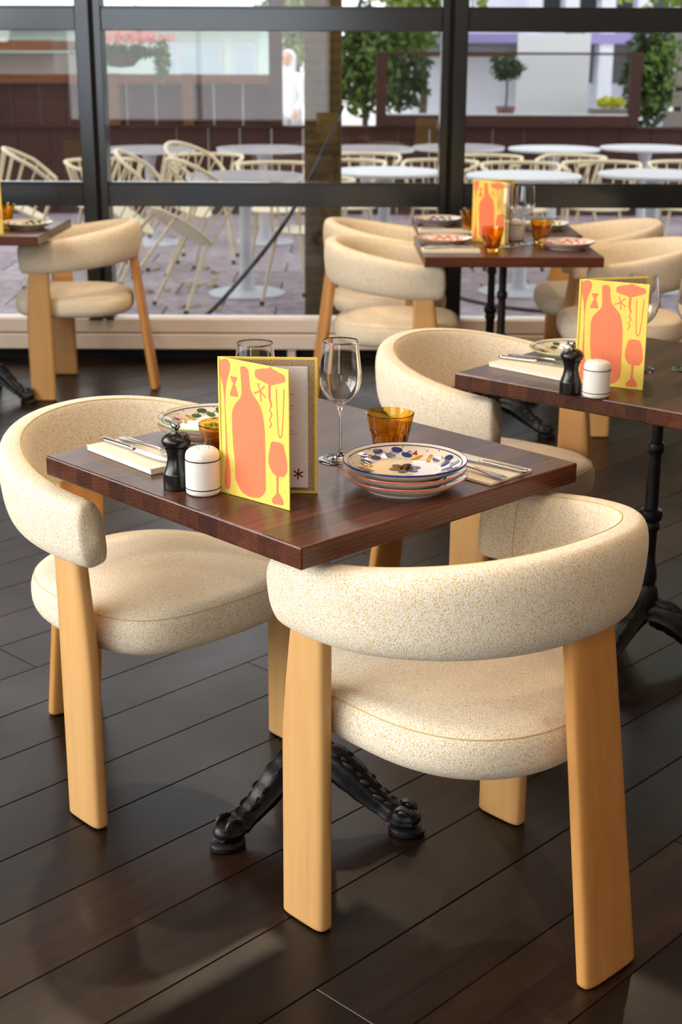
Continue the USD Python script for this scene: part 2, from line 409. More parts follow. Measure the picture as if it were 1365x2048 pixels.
for i in range(5):
    a, b = edges[2 * i], edges[2 * i + 1]; wn += 1
    x = UsdGeom.Xform.Define(stage, f'/World/window_{wn}')
    p = data(x.GetPrim(), ['window bay beyond the left edge of the picture', 'narrow-looking window bay at the left edge behind the left table', 'wide middle window bay with tipped cream chairs beyond', 'right window bay behind the far set table', 'window bay beyond the right edge of the picture'][i], None, None, 'structure')
    for (z0, z1) in ((.752, .856), (1.554, 1.654), (2.72, CH)):
        obj('rail', cbox(a, b, 6.985, 7.10, z0, z1, .003), 'frame_paint', p, smooth=False)
        if z1 < 2: obj('bead', cbox(a, b, 7.0, 7.03, z1, z1 + .009, .001), 'frame_paint', p, smooth=False)
    for (z0, z1) in ((.205, .752), (.865, 1.554), (1.663, 2.72)):
        obj('pane', bx(a, b, 7.04, 7.046, z0, z1), 'window_glass', p, smooth=False)
x = UsdGeom.Xform.Define(stage, '/World/baseboard_front'); p = data(x.GetPrim(), 'beige two-step sill profile along the foot of the window wall', None, None, 'structure')
obj('lower_board', cbox(RX0, RX1, 6.985, 7.1, .055, .130, .004), 'sill_beige', p, smooth=False)
obj('upper_board', cbox(RX0, RX1, 6.995, 7.12, .138, .205, .004), 'sill_beige', p, smooth=False)
obj('groove', bx(RX0, RX1, 7.004, 7.09, .128, .14), 'wall_grey', p, smooth=False)
obj('kick_recess', bx(RX0, RX1, 7.05, 7.1, -.016, .06), 'black_gap', p, smooth=False)
for xf in (-2.6, -.25, 2.1): obj('support_foot', bx(xf - .02, xf + .02, 7.0, 7.04, .0, .06), 'sill_beige', p, smooth=False)

# ------------------------------------------------------------------ dining chair
def backrest():
    h = [(.256, .074), (.267, .02), (.275, -.05), (.273, -.125), (.250, -.210), (.199, -.294), (.112, -.357), (0, -.379)]
    pl = spline(h + [(-x, y) for x, y in h[-2::-1]], 121); n = len(pl)
    s = np.r_[0, np.cumsum(np.linalg.norm(np.diff(pl, axis=0), axis=1))]; L = s[-1]
    d = np.minimum(s, L - s); tt = np.clip((d / (L / 2)), 0, 1)
    t = np.gradient(pl, axis=0); t /= np.linalg.norm(t, axis=1, keepdims=True); nr = np.stack([t[:, 1], -t[:, 0]], 1)
    c = pl.mean(0); nr *= np.sign(((pl - [0, -.1]) * nr).sum(1))[:, None]
    zb = .553 + .040 * (3 * tt ** 2 - 2 * tt ** 3); zt = .683 + .073 * (3 * tt ** 2 - 2 * tt ** 3) ** .8
    cap = .034; k = np.where(d < cap, np.maximum(1 - np.abs(1 - d / cap) ** 3.0, 0) ** (1 / 3.0), 1); k = np.maximum(k, .02)
    K = 40; rows = []
    for i in range(n):
        hh = (zt[i] - zb[i]) / 2 * k[i]; th = .030 * k[i] ** .8; zc = (zt[i] + zb[i]) / 2 - .006 * (1 - k[i])
        a = np.arange(K) * 2 * PI / K; ex = 2 / 3.6
        cx = np.sign(np.cos(a)) * np.abs(np.cos(a)) ** ex * th; cz = np.sign(np.sin(a)) * np.abs(np.sin(a)) ** ex * hh
        out = cx + cz * (.13 - .07 * tt[i]) + .005 * (1 - (cz / max(hh, 1e-6)) ** 2) * (cx > 0)
        rows.append(np.c_[pl[i][0] + nr[i][0] * out, pl[i][1] + nr[i][1] * out, zc + cz])
    v = np.vstack(rows); f = []
    for i in range(n - 1):
        for q in range(K):
            r = (q + 1) % K; f += [(i * K + q, i * K + r, (i + 1) * K + r), (i * K + q, (i + 1) * K + r, (i + 1) * K + q)]
    v = np.vstack([v, v[:K].mean(0), v[-K:].mean(0)])
    for q in range(K):
        r = (q + 1) % K; f += [(n * K, r, q), (n * K + 1, (n - 1) * K + q, (n - 1) * K + r)]
    m = trimesh.Trimesh(v, f, process=False)
    if m.volume < 0: m.invert()
    q = int(K * .30)                                   # seam along the inner top edge and down each end
    sm = [rows[i][q] for i in range(4, n - 4)]
    e0 = [rows[9][(q + j) % K] for j in range(0, K // 2 - 5)]; e1 = [rows[n - 10][(q + j) % K] for j in range(0, K // 2 - 5)]
    return m, cat(tube(sm, .0013, 5), tube(e0, .0011, 5), tube(e1, .0011, 5))


def seat():
    N = 96; a = np.arange(N) * 2 * PI / N
    def outline(off):
        A, B = .240 - off, .256 - off
        c, s = np.cos(a), np.sin(a); e = np.where(s > 0, 2 / 3.3, 2 / 2.35)
        return np.c_[np.sign(c) * np.abs(c) ** e * A, np.sign(s) * np.abs(s) ** e * B - .116]
    prof = []
    R = .044
    for ph in np.linspace(-90, 90, 15):
        p = math.radians(ph); e = 2 / 2.5
        prof.append((R * (1 - abs(math.cos(p)) ** e), .402 + math.copysign(abs(math.sin(p)) ** e * .049, p)))
    rings = [np.c_[outline(o), np.full(N, z)] for o, z in prof]
    for o, dz in ((.07, .004), (.11, .009), (.16, .012), (.2, .0135)): rings.append(np.c_[outline(o), np.full(N, .451 + dz)])
    v = np.vstack(rings + [[[0, -.116, .465]], [[0, -.116, .353]]]); f = []; n = len(rings)
    for i in range(n - 1):
        for q in range(N):
            r = (q + 1) % N; f += [(i * N + q, i * N + r, (i + 1) * N + r), (i * N + q, (i + 1) * N + r, (i + 1) * N + q)]
    for q in range(N):
        r = (q + 1) % N; f += [(n * N, (n - 1) * N + q, (n - 1) * N + r), (n * N + 1, r, q)]
    seam = tube(np.vstack([rings[10] * [1.0, 1.0, 1] + [0, 0, .0003]]), .0012, 5, closed=True)
    return trimesh.Trimesh(v, f, process=False), seam


def leg_plank(center, along, zs, w0, w1, th, lean=0, taper=0):
    """flat plank: along = unit direction of its width; taper narrows one edge near the top"""
    along = V([*along, 0.]); nrm = V([-along[1], along[0], 0]); rows = []; K = 24; a = np.arange(K) * 2 * PI / K
    for z in zs:
        u = z / .6; w = w0 + (w1 - w0) * u; tp = taper * max(0, (z - .34) / .24) ** 1.4
        ed = .004 * max(0, 1 - z / .006) if z < .006 else 0
        cx = np.sign(np.cos(a)) * np.abs(np.cos(a)) ** (2 / 5.0) * (w / 2 - ed - tp / 2) - tp / 2
        cy = np.sign(np.sin(a)) * np.abs(np.sin(a)) ** (2 / 3.2) * (th / 2 - ed) * (1.0 - .1 * u)
        c = V([center[0], center[1], z]) + V([0, lean * z, 0])
        rows.append(c + along * cx[:, None] + nrm * cy[:, None])
    v = np.vstack(rows + [rows[0].mean(0)[None], rows[-1].mean(0)[None]]); f = []; n = len(rows)
    for i in range(n - 1):
        for q in range(K):
            r = (q + 1) % K; f += [(i * K + q, i * K + r, (i + 1) * K + r), (i * K + q, (i + 1) * K + r, (i + 1) * K + q)]
    for q in range(K):
        r = (q + 1) % K; f += [(n * K, r, q), (n * K + 1, (n - 1) * K + q, (n - 1) * K + r)]
    m = trimesh.Trimesh(v, f, process=False)
    if m.volume < 0: m.invert()
    return m


CG = 'cream upholstered dining chairs'
def build_chair(label, loc, rot):
    t = thing('dining_chair', label, 'chair', loc, rot, CG)
    sm, ss = seat(); s = obj('seat', sm, 'fabric', t, smooth=60); obj('seam', ss, 'seam', s)
    bm, bs = backrest(); b = obj('backrest', bm, 'fabric', t, smooth=70); obj('seam', bs, 'seam', b)
    zs = [.003, .006, .01, .2, .34, .38, .42, .46, .5, .54, .58, .615]
    for sx in (1, -1):
        l = obj('leg', leg_plank((sx * .266, 0), (0, 1), zs, .108, .106, .036, 0, .026), 'beech', t, smooth=40)
        obj('felt_pad', bx(sx * .266 - .012, sx * .266 + .012, -.04, .04, 0, .0035), 'felt', l, smooth=False)
    l = obj('leg', leg_plank((0, -.459), (1, 0), zs, .138, .116, .035, .132, 0), 'beech_2', t, smooth=40, label='rear leg raked outward')
    obj('felt_pad', bx(-.05, .05, -.47, -.448, 0, .0035), 'felt', l, smooth=False)
    return t


def at_fw(deg): return deg - 90.0          # local +y is the way the chair faces
c1 = build_chair('nearest cream dining chair seen from behind, at the right front corner of the near table', (.136, 2.3875, 0), at_fw(133.4))
dup(c1, 'cream dining chair on the left side of the near table, facing right', (-.313, 2.732, 0), at_fw(-46.8), CG)
a = math.radians(-37.5); o = V([.77, 3.357]) - .362 * V([math.cos(a), math.sin(a)])
dup(c1, 'cream dining chair between the near table and the table at the right edge', (*o, 0), at_fw(-37.5), CG)
dup(c1, 'cream dining chair pulled up to the table at the far left, seen from the side', (-1.31, 6.40, 0), at_fw(180), CG)
dup(c1, 'cream dining chair on the left of the far set table, nearer of two', (.342, 5.77, 0), at_fw(-3), CG)
dup(c1, 'cream dining chair on the left of the far set table, nearer the window', (.33, 6.46, 0), at_fw(0), CG)
dup(c1, 'cream dining chair behind the yellow menu at right, nearer of two on the far table', (1.03, 5.82, 0), at_fw(178), CG)
dup(c1, 'cream dining chair on the right of the far set table, nearest the window', (1.02, 6.48, 0), at_fw(180), CG)

# ------------------------------------------------------------------ dining table
def base_leg():
    pts = spline([(.010, .128), (.04, .128), (.075, .112), (.108, .086), (.14, .062), (.172, .044), (.2, .034), (.222, .036)], 60)
    rows = []; K = 18; n = len(pts); t = np.gradient(pts, axis=0); t /= np.linalg.norm(t, axis=1, keepdims=True)
    a = np.arange(K) * 2 * PI / K
    for i in range(n):
        u = i / (n - 1)
        hh = np.interp(u, [0, .15, .4, .7, .85, 1], [.030, .036, .030, .021, .024, .018]); ww = np.interp(u, [0, .3, .7, .88, 1], [.026, .028, .021, .029, .022])
        rid = .9 + .32 * np.abs(np.cos(3.5 * a)) ** 2 * (1 if u < .8 else .4)
        lump = 1 + .025 * math.sin(u * 40) * (u > .1)
        cy, cz = np.cos(a) * ww * rid, np.sin(a) * hh * rid * lump
        nrm = V([-t[i][1], t[i][0]])
        rows.append(np.c_[pts[i][0] + nrm[0] * cz, cy, np.maximum(pts[i][1] + nrm[1] * cz, .003)])
    v = np.vstack(rows + [rows[0].mean(0)[None], rows[-1].mean(0)[None]]); f = []
    for i in range(n - 1):
        for q in range(K):
            r = (q + 1) % K; f += [(i * K + q, i * K + r, (i + 1) * K + r), (i * K + q, (i + 1) * K + r, (i + 1) * K + q)]
    for q in range(K):
        r = (q + 1) % K; f += [(n * K, r, q), (n * K + 1, (n - 1) * K + q, (n - 1) * K + r)]
    m = trimesh.Trimesh(v, f, process=False)
    if m.volume < 0: m.invert()
    extra = []
    for s in (-1, 1):                                      # acanthus lobes and scroll
        for k in range(9):
            x = .035 + k * .0165; z = np.interp(x, [.0, .04, .075, .108, .14, .172, .2], [.15, .156, .140, .110, .082, .060, .048]); r = .0115 - .0005 * k
            b = trimesh.creation.icosphere(2, r * 1.1); b.apply_scale((1.7, .42, .75)); b.apply_transform(trimesh.transformations.rotation_matrix(.35 - .12 * (k % 3), (0, 1, 0))); b.apply_translation((x, s * (.013 + .004 * (k % 2)), z)); extra.append(b)
        sc = tube([(.2 + .018 * (1 - k / 30) * math.cos(k * .42), s * .017, .046 + .018 * (1 - k / 30) * math.sin(k * .42)) for k in range(30)], .005, 6); extra.append(sc)
    bl = trimesh.creation.icosphere(2, .019); bl.apply_scale((1.15, 1.2, .85)); bl.apply_translation((.213, 0, .036)); extra.append(bl)
    foot = lathe([(0, 0), (.026, 0), (.030, .004), (.030, .012), (.024, .018), (0, .020)], 24); foot.apply_scale((1.25, 1, 1)); foot.apply_translation((.205, 0, 0))
    return m, cat(*extra), foot


def build_table(label, loc, rot, sx, sy, nst=14):
    t = thing('dining_table', label, 'table', loc, rot, 'dark wood cafe tables')
    full = rbox(-sx / 2, sx / 2, -sy / 2, sy / 2, .712, .75, .0032)
    rr = random.Random(11); last = -1
    for i in range(nst):
        y0, y1 = -sy / 2 + sy * i / nst, -sy / 2 + sy * (i + 1) / nst
        m = full ^ m3.Manifold.cube((2, y1 - y0 - .00012, 2), True).translate((0, (y0 + y1) / 2, .7))
        c = rr.choice([k for k in range(5) if k != last]); last = c
        obj('tabletop_stave', m, TOPS[c], t, smooth=20)
    obj('mounting_plate', cbox(-.2, .2, -.2, .2, .700, .712, .003), 'cast_iron', t, smooth=False)
    col = lathe([(0, .70), (.035, .70), (.03, .685), (.0155, .665), (.0150, .575), (.020, .570), (.0215, .560), (.020, .548), (.0155, .542), (.0165, .42), (.017, .405), (.027, .40), (.029, .388), (.027, .376), (.020, .37), (.024, .362), (.024, .352), (.019, .345), (.0185, .29), (.020, .262), (.024, .250), (.027, .225), (.023, .205), (.030, .195), (.034, .17), (.030, .135), (.016, .12), (0, .118)], 32)
    v = col.vertices; r = np.hypot(v[:, 0], v[:, 1]); th = np.arctan2(v[:, 1], v[:, 0])
    obj('column', col, 'cast_iron', t, smooth=40)
    for d in (219, 339, 99):
        m, ex, foot = base_leg(); M = rotz(math.radians(d - rot))
        l = obj('base_leg', T(m, M), 'cast_iron', t, smooth=50); obj('scrollwork', T(ex, M), 'cast_iron', l, smooth=50, kind='stuff'); obj('foot', T(foot, M), 'cast_iron', l, smooth=40)
    return t


t1 = build_table('near dark wood square table on a cast-iron foot, in the middle of the picture', (-.059, 2.577, 0), 43.9, .697, .718)
dup(t1, 'dark wood table cut off by the right edge of the picture', (.768, 3.362, 0), 49.6)
t3 = build_table('far dark wood table set with menu and amber glasses, nearer of the pair', (.632, 5.615, 0), 1.0, .665, .63, 12)
dup(t3, 'far dark wood table before the window, half nearest the glass', (.655, 6.255, 0), 1.0)
dup(t3, 'dark wood table cut off by the left edge of the picture', (-1.556, 6.165, 0), -2.0)

# ------------------------------------------------------------------ things on the tables
PRINTS = {
'spoon':[(3.6,232.4),(8.9,236.0),(16.2,237.4),(22.3,236.3),(25.9,231.6),(26.8,224.3),(25.0,216.6),(21.7,208.6),(18.0,199.0),(15.7,188.1),(14.3,174.3),(13.5,152.9),(14.1,134.6),(15.2,114.9),(16.1,91.9),(17.4,70.3),(20.1,58.4),(22.5,41.6),(22.8,24.3),(20.9,12.8),(16.5,7.9),(11.2,9.1),(7.6,14.7),(7.2,22.6),(9.1,40.4),(12.3,61.5),(12.1,83.3),(12.4,114.3),(12.3,137.4),(11.7,160.1),(10.6,176.6),(8.8,189.9),(5.5,199.9),(2.4,209.8),(1.2,218.6),(1.2,226.0)],
'jigger':[(26.3,209.1),(43.0,209.5),(41.7,204.5),(37.4,197.1),(39.4,192.2),(42.9,183.8),(44.7,175.8),(36.6,175.5),(24.6,174.9),(26.4,182.4),(30.3,191.4),(33.3,197.1),(29.9,201.8)],
'bottle':[(50.4,228.3),(57.0,230.4),(64.1,229.8),(68.7,226.1),(70.1,221.2),(70.9,208.0),(73.4,193.6),(77.7,186.9),(87.8,176.8),(95.8,167.8),(100.7,155.2),(103.6,139.3),(105.1,124.5),(105.9,94.2),(106.0,48.2),(105.9,26.4),(102.7,19.5),(97.5,13.6),(91.3,8.7),(77.7,5.8),(65.2,5.3),(54.7,8.2),(46.3,12.7),(42.2,19.0),(37.0,25.0),(34.0,33.0),(33.5,64.2),(30.4,86.9),(28.8,125.1),(28.7,143.5),(31.0,153.0),(37.4,163.2),(45.8,171.5),(50.7,177.7),(52.8,184.0),(52.2,197.4)],
'corkscrew':[(84.2,225.0),(85.9,229.0),(102.3,233.2),(116.2,235.5),(116.7,237.6),(122.2,237.8),(122.2,236.0),(130.1,234.1),(139.9,231.1),(148.7,229.3),(152.0,225.5),(152.6,218.3),(141.8,214.3),(128.0,209.7),(120.1,207.2),(120.0,195.9),(119.6,184.0),(122.9,175.7),(122.3,172.6),(117.9,166.6),(123.4,157.9),(117.8,149.4),(122.2,142.0),(120.7,138.7),(117.7,136.7),(118.1,133.3),(115.7,135.5),(116.1,138.6),(119.8,141.6),(115.8,148.3),(116.2,150.6),(120.2,157.3),(115.9,164.7),(116.7,167.9),(119.5,173.6),(114.8,183.1),(114.0,194.8),(114.5,208.1),(108.1,210.0),(94.2,212.7),(86.1,215.8),(83.8,219.1)],
'wine_glass':[(119.6,111.4),(123.7,113.2),(135.7,113.8),(146.7,112.2),(149.3,104.4),(153.7,90.2),(155.7,76.9),(155.3,67.7),(151.7,60.8),(147.7,56.2),(136.0,54.8),(135.5,45.1),(135.1,26.5),(138.5,24.1),(144.6,16.2),(146.6,8.5),(142.6,6.1),(133.4,5.1),(123.2,4.4),(118.7,8.9),(120.2,13.1),(127.4,20.9),(130.4,25.5),(130.7,44.1),(130.1,54.8),(122.4,58.5),(116.3,65.7),(112.7,75.7),(113.4,88.1),(116.1,99.3)]}
TONGS = [(132.3,203.2),(133.5,174.6),(134.8,145.1),(136.3,127.5),(138.7,122.5),(141.7,123.1),(144.1,127.5),(146.7,154.8),(148.7,184.8),(149.3,205.4)]
STAR = [((91.1,206.3),(95.8,194.3)),((105.1,203.3),(95.8,194.3)),((82.8,188.6),(95.8,194.3)),((95.8,194.3),(97.5,178.2)),((95.8,194.3),(107.4,185.5))]


def build_menu(label, loc, a_front, a_back):
    """spine at loc, front cover along a_front and back cover along a_back (degrees, world)"""
    t = thing('menu', label, 'menu', loc, 0, 'yellow menus with orange barware print')
    W, H, TH = .160, .239, .0026
    def plane(ang, flip):
        r = math.radians(ang); x = V([math.cos(r), math.sin(r), 0]); n = V([x[1], -x[0], 0]) * (1 if not flip else -1)
        return frame((0, 0, 0), x, (0, 0, 1), n)          # local z = outer face normal
    Mf = plane(a_front, False); Mb = plane(a_back, True)
    cov = lambda w: cbox(.0025, w, 0, H, -TH / 2, TH / 2, .0008)
    fc = obj('front_cover', T(cov(W), Mf), 'menu_yellow', t, smooth=False)
    bc = obj('back_cover', T(cov(.166), Mb), 'menu_yellow', t, smooth=False)
    obj('spine', tube([(0, 0, .0005), (0, 0, H / 2), (0, 0, H - .0005)], .0032, 12), 'menu_yellow', t)
    for nm, p in PRINTS.items():
        pg = Polygon([(x / 1000, y / 1000) for x, y in p]).buffer(0).buffer(.0012).buffer(-.0012)
        obj(nm + '_print', T(extr(pg, .00025, TH / 2), Mf), 'menu_red', fc, smooth=False)
    tg = LineString([(x / 1000, y / 1000) for x, y in TONGS]).buffer(.0011)
    obj('tongs_print', T(extr(tg, .00025, TH / 2), Mf), 'menu_red', fc, smooth=False)
    st = shapely.union_all([LineString([(x / 1000, y / 1000) for x, y in s]).buffer(.00135) for s in STAR])
    obj('asterisk_print', T(extr(st, .00025, TH / 2), Mf), 'menu_red', fc, smooth=False)
    obj('linen_lining', T(bx(.004, W - .004, .003, H - .003, -TH / 2 - .0004, -TH / 2), Mf), 'menu_linen', fc, smooth=False)
    obj('linen_lining', T(bx(.004, .166 - .0055, .005, H - .004, -TH / 2 - .0004, -TH / 2), Mb), 'menu_linen', bc, smooth=False)
    z0 = -TH / 2 - .0016
    pp = obj('paper_page', T(bx(.008, .1495, .0115, .2235, z0, z0 + .0012), Mb), 'menu_paper', t, smooth=False)
    obj('paper_page', T(bx(.0085, .1475, .011, .2225, z0 - .0005, z0 - .0001), Mb), 'menu_paper', t, smooth=False)
    star = shapely.union_all([LineString([(.1325, .0355), (.1325 + .0082 * math.cos(k * PI / 3 + PI / 2 - .08), .0355 + .0085 * math.sin(k * PI / 3 + PI / 2 - .08))]).buffer(.00125) for k in range(6)])
    obj('asterisk_print', T(extr(star, .0001, z0 - .00062), Mb), 'brick_red_ink', t, smooth=False, label='dark red asterisk at the foot of the page')
    for txt, xr, y in (('€', .1195, .1795), ('37/52€', .1258, .1745), ('39€', .1245, .155), ('53€', .1225, .150), ('49€', .1222, .1345), ('32€', .1225, .110), ('2023. 35€', .132, .105), ('€', .1187, .0585)):
        m = meshkit.text_mesh(txt, .0021, .0001); w = m.bounds[1][0]
        F = Mb.copy()
        m.apply_translation((xr - w, y, 0)); m.vertices[:, 2] = z0 - .00058 + m.vertices[:, 2]
        obj('price', T(m, F), 'ink', t, smooth=False)
    return t


TT = .7502
build_menu('open yellow menu standing on the near table behind the salt shaker', (-.2062, 2.3663, TT), -40.6, -2.2)
build_menu('open yellow menu standing on the table at the right edge', (.5411, 3.2304, TT), -29.3, 14)
build_menu('small-looking yellow menu standing on the far table before the window', (.52, 5.76, TT), -42, 12)
build_menu('yellow menu at the extreme left edge on the left table', (-1.545, 5.93, TT), -8, 40)

# pepper mills and salt shakers
def build_mill(label, loc):
    t = thing('pepper_mill', label, 'pepper mill', loc, 0, 'black pepper mills')
    obj('body', lathe([(0, 0), (.0235, 0), (.0245, .002), (.0248, .020), (.0238, .0235), (.0245, .026), (.0238, .029), (.0225, .031), (.019, .040), (.0165, .052), (.0165, .060), (.0185, .068), (.0205, .072), (.0205, .0745), (0, .0745)], 48), 'mill_black', t, smooth=50)
    obj('head', lathe([(0, .075), (.0205, .075), (.0245, .079), (.0262, .085), (.0248, .091), (.019, .0975), (.010, .101), (.004, .102), (0, .102)], 48), 'mill_black', t, smooth=60)
    obj('knob', lathe([(0, .1015), (.005, .1015), (.0042, .105), (.0068, .108), (.0078, .112), (.0068, .116), (.003, .1185), (0, .1187)], 32), 'steel', t, smooth=60)
    return t


def build_salt(label, loc):
    t = thing('salt_shaker', label, 'salt shaker', loc, 0, 'white enamel salt shakers')
    b = obj('body', lathe([(0, .0), (.027, 0), (.030, .003), (.0305, .008), (.0305, .058), (.0302, .0615), (0, .0615)], 56), 'white_enamel', t, smooth=50)
    for z in (.0115, .0618): obj('black_line', lathe([(.0300, z - .0008), (.0312, z - .0007), (.0313, z), (.0312, z + .0007), (.0300, z + .0008)], 56), 'black_enamel', b, smooth=60)
    d = obj('dome_lid', lathe([(.0300, .0618), (.0303, .064), (.0298, .070), (.0275, .0755), (.023, .0795), (.015, .082), (.006, .083), (0, .0831)], 56), 'white_enamel', t, smooth=60)
    hs = [(0, 0)] + [(.011 * math.cos(k * PI / 3), .011 * math.sin(k * PI / 3)) for k in range(6)]
    obj('sprinkle_hole', cat(*[T(trimesh.creation.cylinder(.0009, .0016, sections=10), frame((x, y, .0828 - 3.4 * (x * x + y * y)), (1, 0, 0), (0, 1, 0), (0, 0, 1))) for x, y in hs]), 'black_enamel', d)
    return t


m1 = build_mill('black wooden pepper mill at the front left of the near table', (-.2865, 2.3905, TT))
dup(m1, 'black pepper mill on the table at the right edge', (.5115, 3.122, TT), 40)
s1 = build_salt('white enamel salt shaker with black lines beside the menu on the near table', (-.2385, 2.362, TT))
dup(s1, 'white enamel salt shaker before the menu on the right-edge table', (.5645, 3.094, TT), 30)
dup(s1, 'white salt shaker behind the wine glasses on the far table', (.698, 5.80, TT), 30)

# wine glasses and tumblers
def build_wine(label, loc):
    t = thing('wine_glass', label, 'wine glass', loc, 0, 'stemmed wine glasses')
    out = smoothprof([(.0045, .106), (.010, .1085), (.024, .119), (.0355, .137), (.0393, .157), (.0378, .182), (.0345, .212), (.0328, .226)], 7)
    inn = np.c_[np.maximum(out[:, 0] - .0011, 0), out[:, 1] + .0004][::-1]; inn = inn[inn[:, 1] > .111]
    bowl = np.vstack([[(0, .1052)], out, [(.0325, .2268), (.0319, .2266)], inn, [(.006, .1105), (0, .110)]])
    stem = smoothprof([(.0405, .0018), (.028, .003), (.012, .0055), (.0055, .014), (.0037, .03), (.0034, .06), (.0036, .085), (.0052, .099), (.0062, .103), (.0045, .1063)], 6)
    obj('bowl', lathe(np.vstack([bowl]), 56), 'clear_glass', t, smooth=60)
    obj('stem', lathe(np.vstack([[(0, .0012), (.02, .0008), (.038, .0), (.0402, .0004)], stem, [(0, .1065)]]), 40), 'clear_glass', t, smooth=60)
    return t


w1 = build_wine('clear stemmed wine glass in the middle of the near table, right of the menu', (-.0025, 2.571, TT))
dup(w1, 'wine glass hidden behind the menu on the near table, only its rim showing', (-.157, 2.548, TT), 20)
dup(w1, 'wine glass behind the menu on the right-edge table', (.712, 3.372, TT), 10)
dup(w1, 'wine glass half cut off by the right edge of the picture', (.835, 3.372, TT), 10)
dup(w1, 'wine glass on the far table, left of the two beside the menu', (.638, 5.58, TT), 0)
dup(w1, 'wine glass on the far table, right of the two beside the menu', (.712, 5.655, TT), 0)


def build_tumbler(label, loc, rot=0):
    t = thing('tumbler', label, 'tumbler', loc, rot, 'amber facetted tumblers')
    H, n, NF = .090, 144, 9
    def r0(z): return np.interp(z, [0, .012, .04, .070, .086, .09], [.0262, .0280, .0342, .0405, .0440, .0449])
    def fac(z, th):
        k = (th % (2 * PI / NF)) - PI / NF; d = np.interp(z, [0, .03, .054, .062], [.0246, .0315, .0362, .0405]); return d / np.cos(k)
    zs = np.r_[np.linspace(.0, .056, 24), np.linspace(.059, .09, 10)]; a = np.arange(n) * 2 * PI / n; rows = []
    rows.append(np.c_[.018 * np.cos(a), .018 * np.sin(a), np.full(n, .0015)])
    for z in zs:
        r = np.minimum(r0(z), fac(z, a)) if z < .064 else np.full(n, r0(z))
        if z < .001: r = r * .93
        rows.append(np.c_[r * np.cos(a), r * np.sin(a), np.full(n, z)])
    for z in np.r_[np.linspace(.09, .02, 16)]:
        r = r0(z) - (.0018 if z > .06 else np.interp(z, [.02, .06], [.0058, .0022])); r = np.full(n, r); rows.append(np.c_[r * np.cos(a), r * np.sin(a), np.full(n, z + (.0008 if z > .089 else 0))])
    rows.append(np.c_[.016 * np.cos(a), .016 * np.sin(a), np.full(n, .0135)])
    v = np.vstack(rows + [[[0, 0, .0015]], [[0, 0, .0125]]]); m = len(rows); f = []
    for i in range(m - 1):
        for q in range(n):
            r = (q + 1) % n; f += [(i * n + q, i * n + r, (i + 1) * n + r), (i * n + q, (i + 1) * n + r, (i + 1) * n + q)]
    for q in range(n):
        r = (q + 1) % n; f += [(m * n, r, q), (m * n + 1, (m - 1) * n + q, (m - 1) * n + r)]
    tmh = trimesh.Trimesh(v, f, process=False)
    if tmh.volume < 0: tmh.invert()
    obj('glass_body', tmh, 'amber_glass', t, smooth=24)
    return t


k1 = build_tumbler('amber facetted tumbler behind the stack of plates on the near table', (.0905, 2.5735, TT), 8)
dup(k1, 'amber facetted tumbler half hidden behind the menu on the near table', (-.2135, 2.492, TT), 20)
dup(k1, 'amber tumbler in front of the menu on the far table', (.5665, 5.45, TT), 4)
dup(k1, 'amber tumbler to the right of the wine glasses on the far table', (.782, 5.676, TT), 14)
dup(k1, 'amber tumbler mostly hidden behind the left side of the menu on the far table', (.535, 6.04, TT), 14)
dup(k1, 'amber tumbler at the left edge on the left table', (-1.452, 6.24, TT), 5)

# plates
PP = [(.0, .0085), (.060, .0085), (.068, .0105), (.085, .0165), (.100, .0232), (.1065, .0265)]
def pz(r): return np.interp(r, [p[0] for p in PP], [p[1] for p in PP])
def decal(shapes, lift=.0006):
    out = []
    for g in shapes:
        for q in getattr(g, 'geoms', [g]):
            if q.area < 1e-9: continue
            m = trimesh.creation.extrude_polygon(q.segmentize(.0022), .0002, engine='earcut')
            m.vertices[:, 2] += lift + pz(np.hypot(m.vertices[:, 0], m.vertices[:, 1])); out.append(m)
    return trimesh.util.concatenate(out)
def ell(r, th, a, b, rot): return affinity.translate(affinity.rotate(affinity.scale(Point(0, 0).buffer(1, 10), a, b), rot + th, origin=(0, 0)), r * math.cos(math.radians(th)), r * math.sin(math.radians(th)))
def pol(r, th): return (r * math.cos(math.radians(th)), r * math.sin(math.radians(th)))


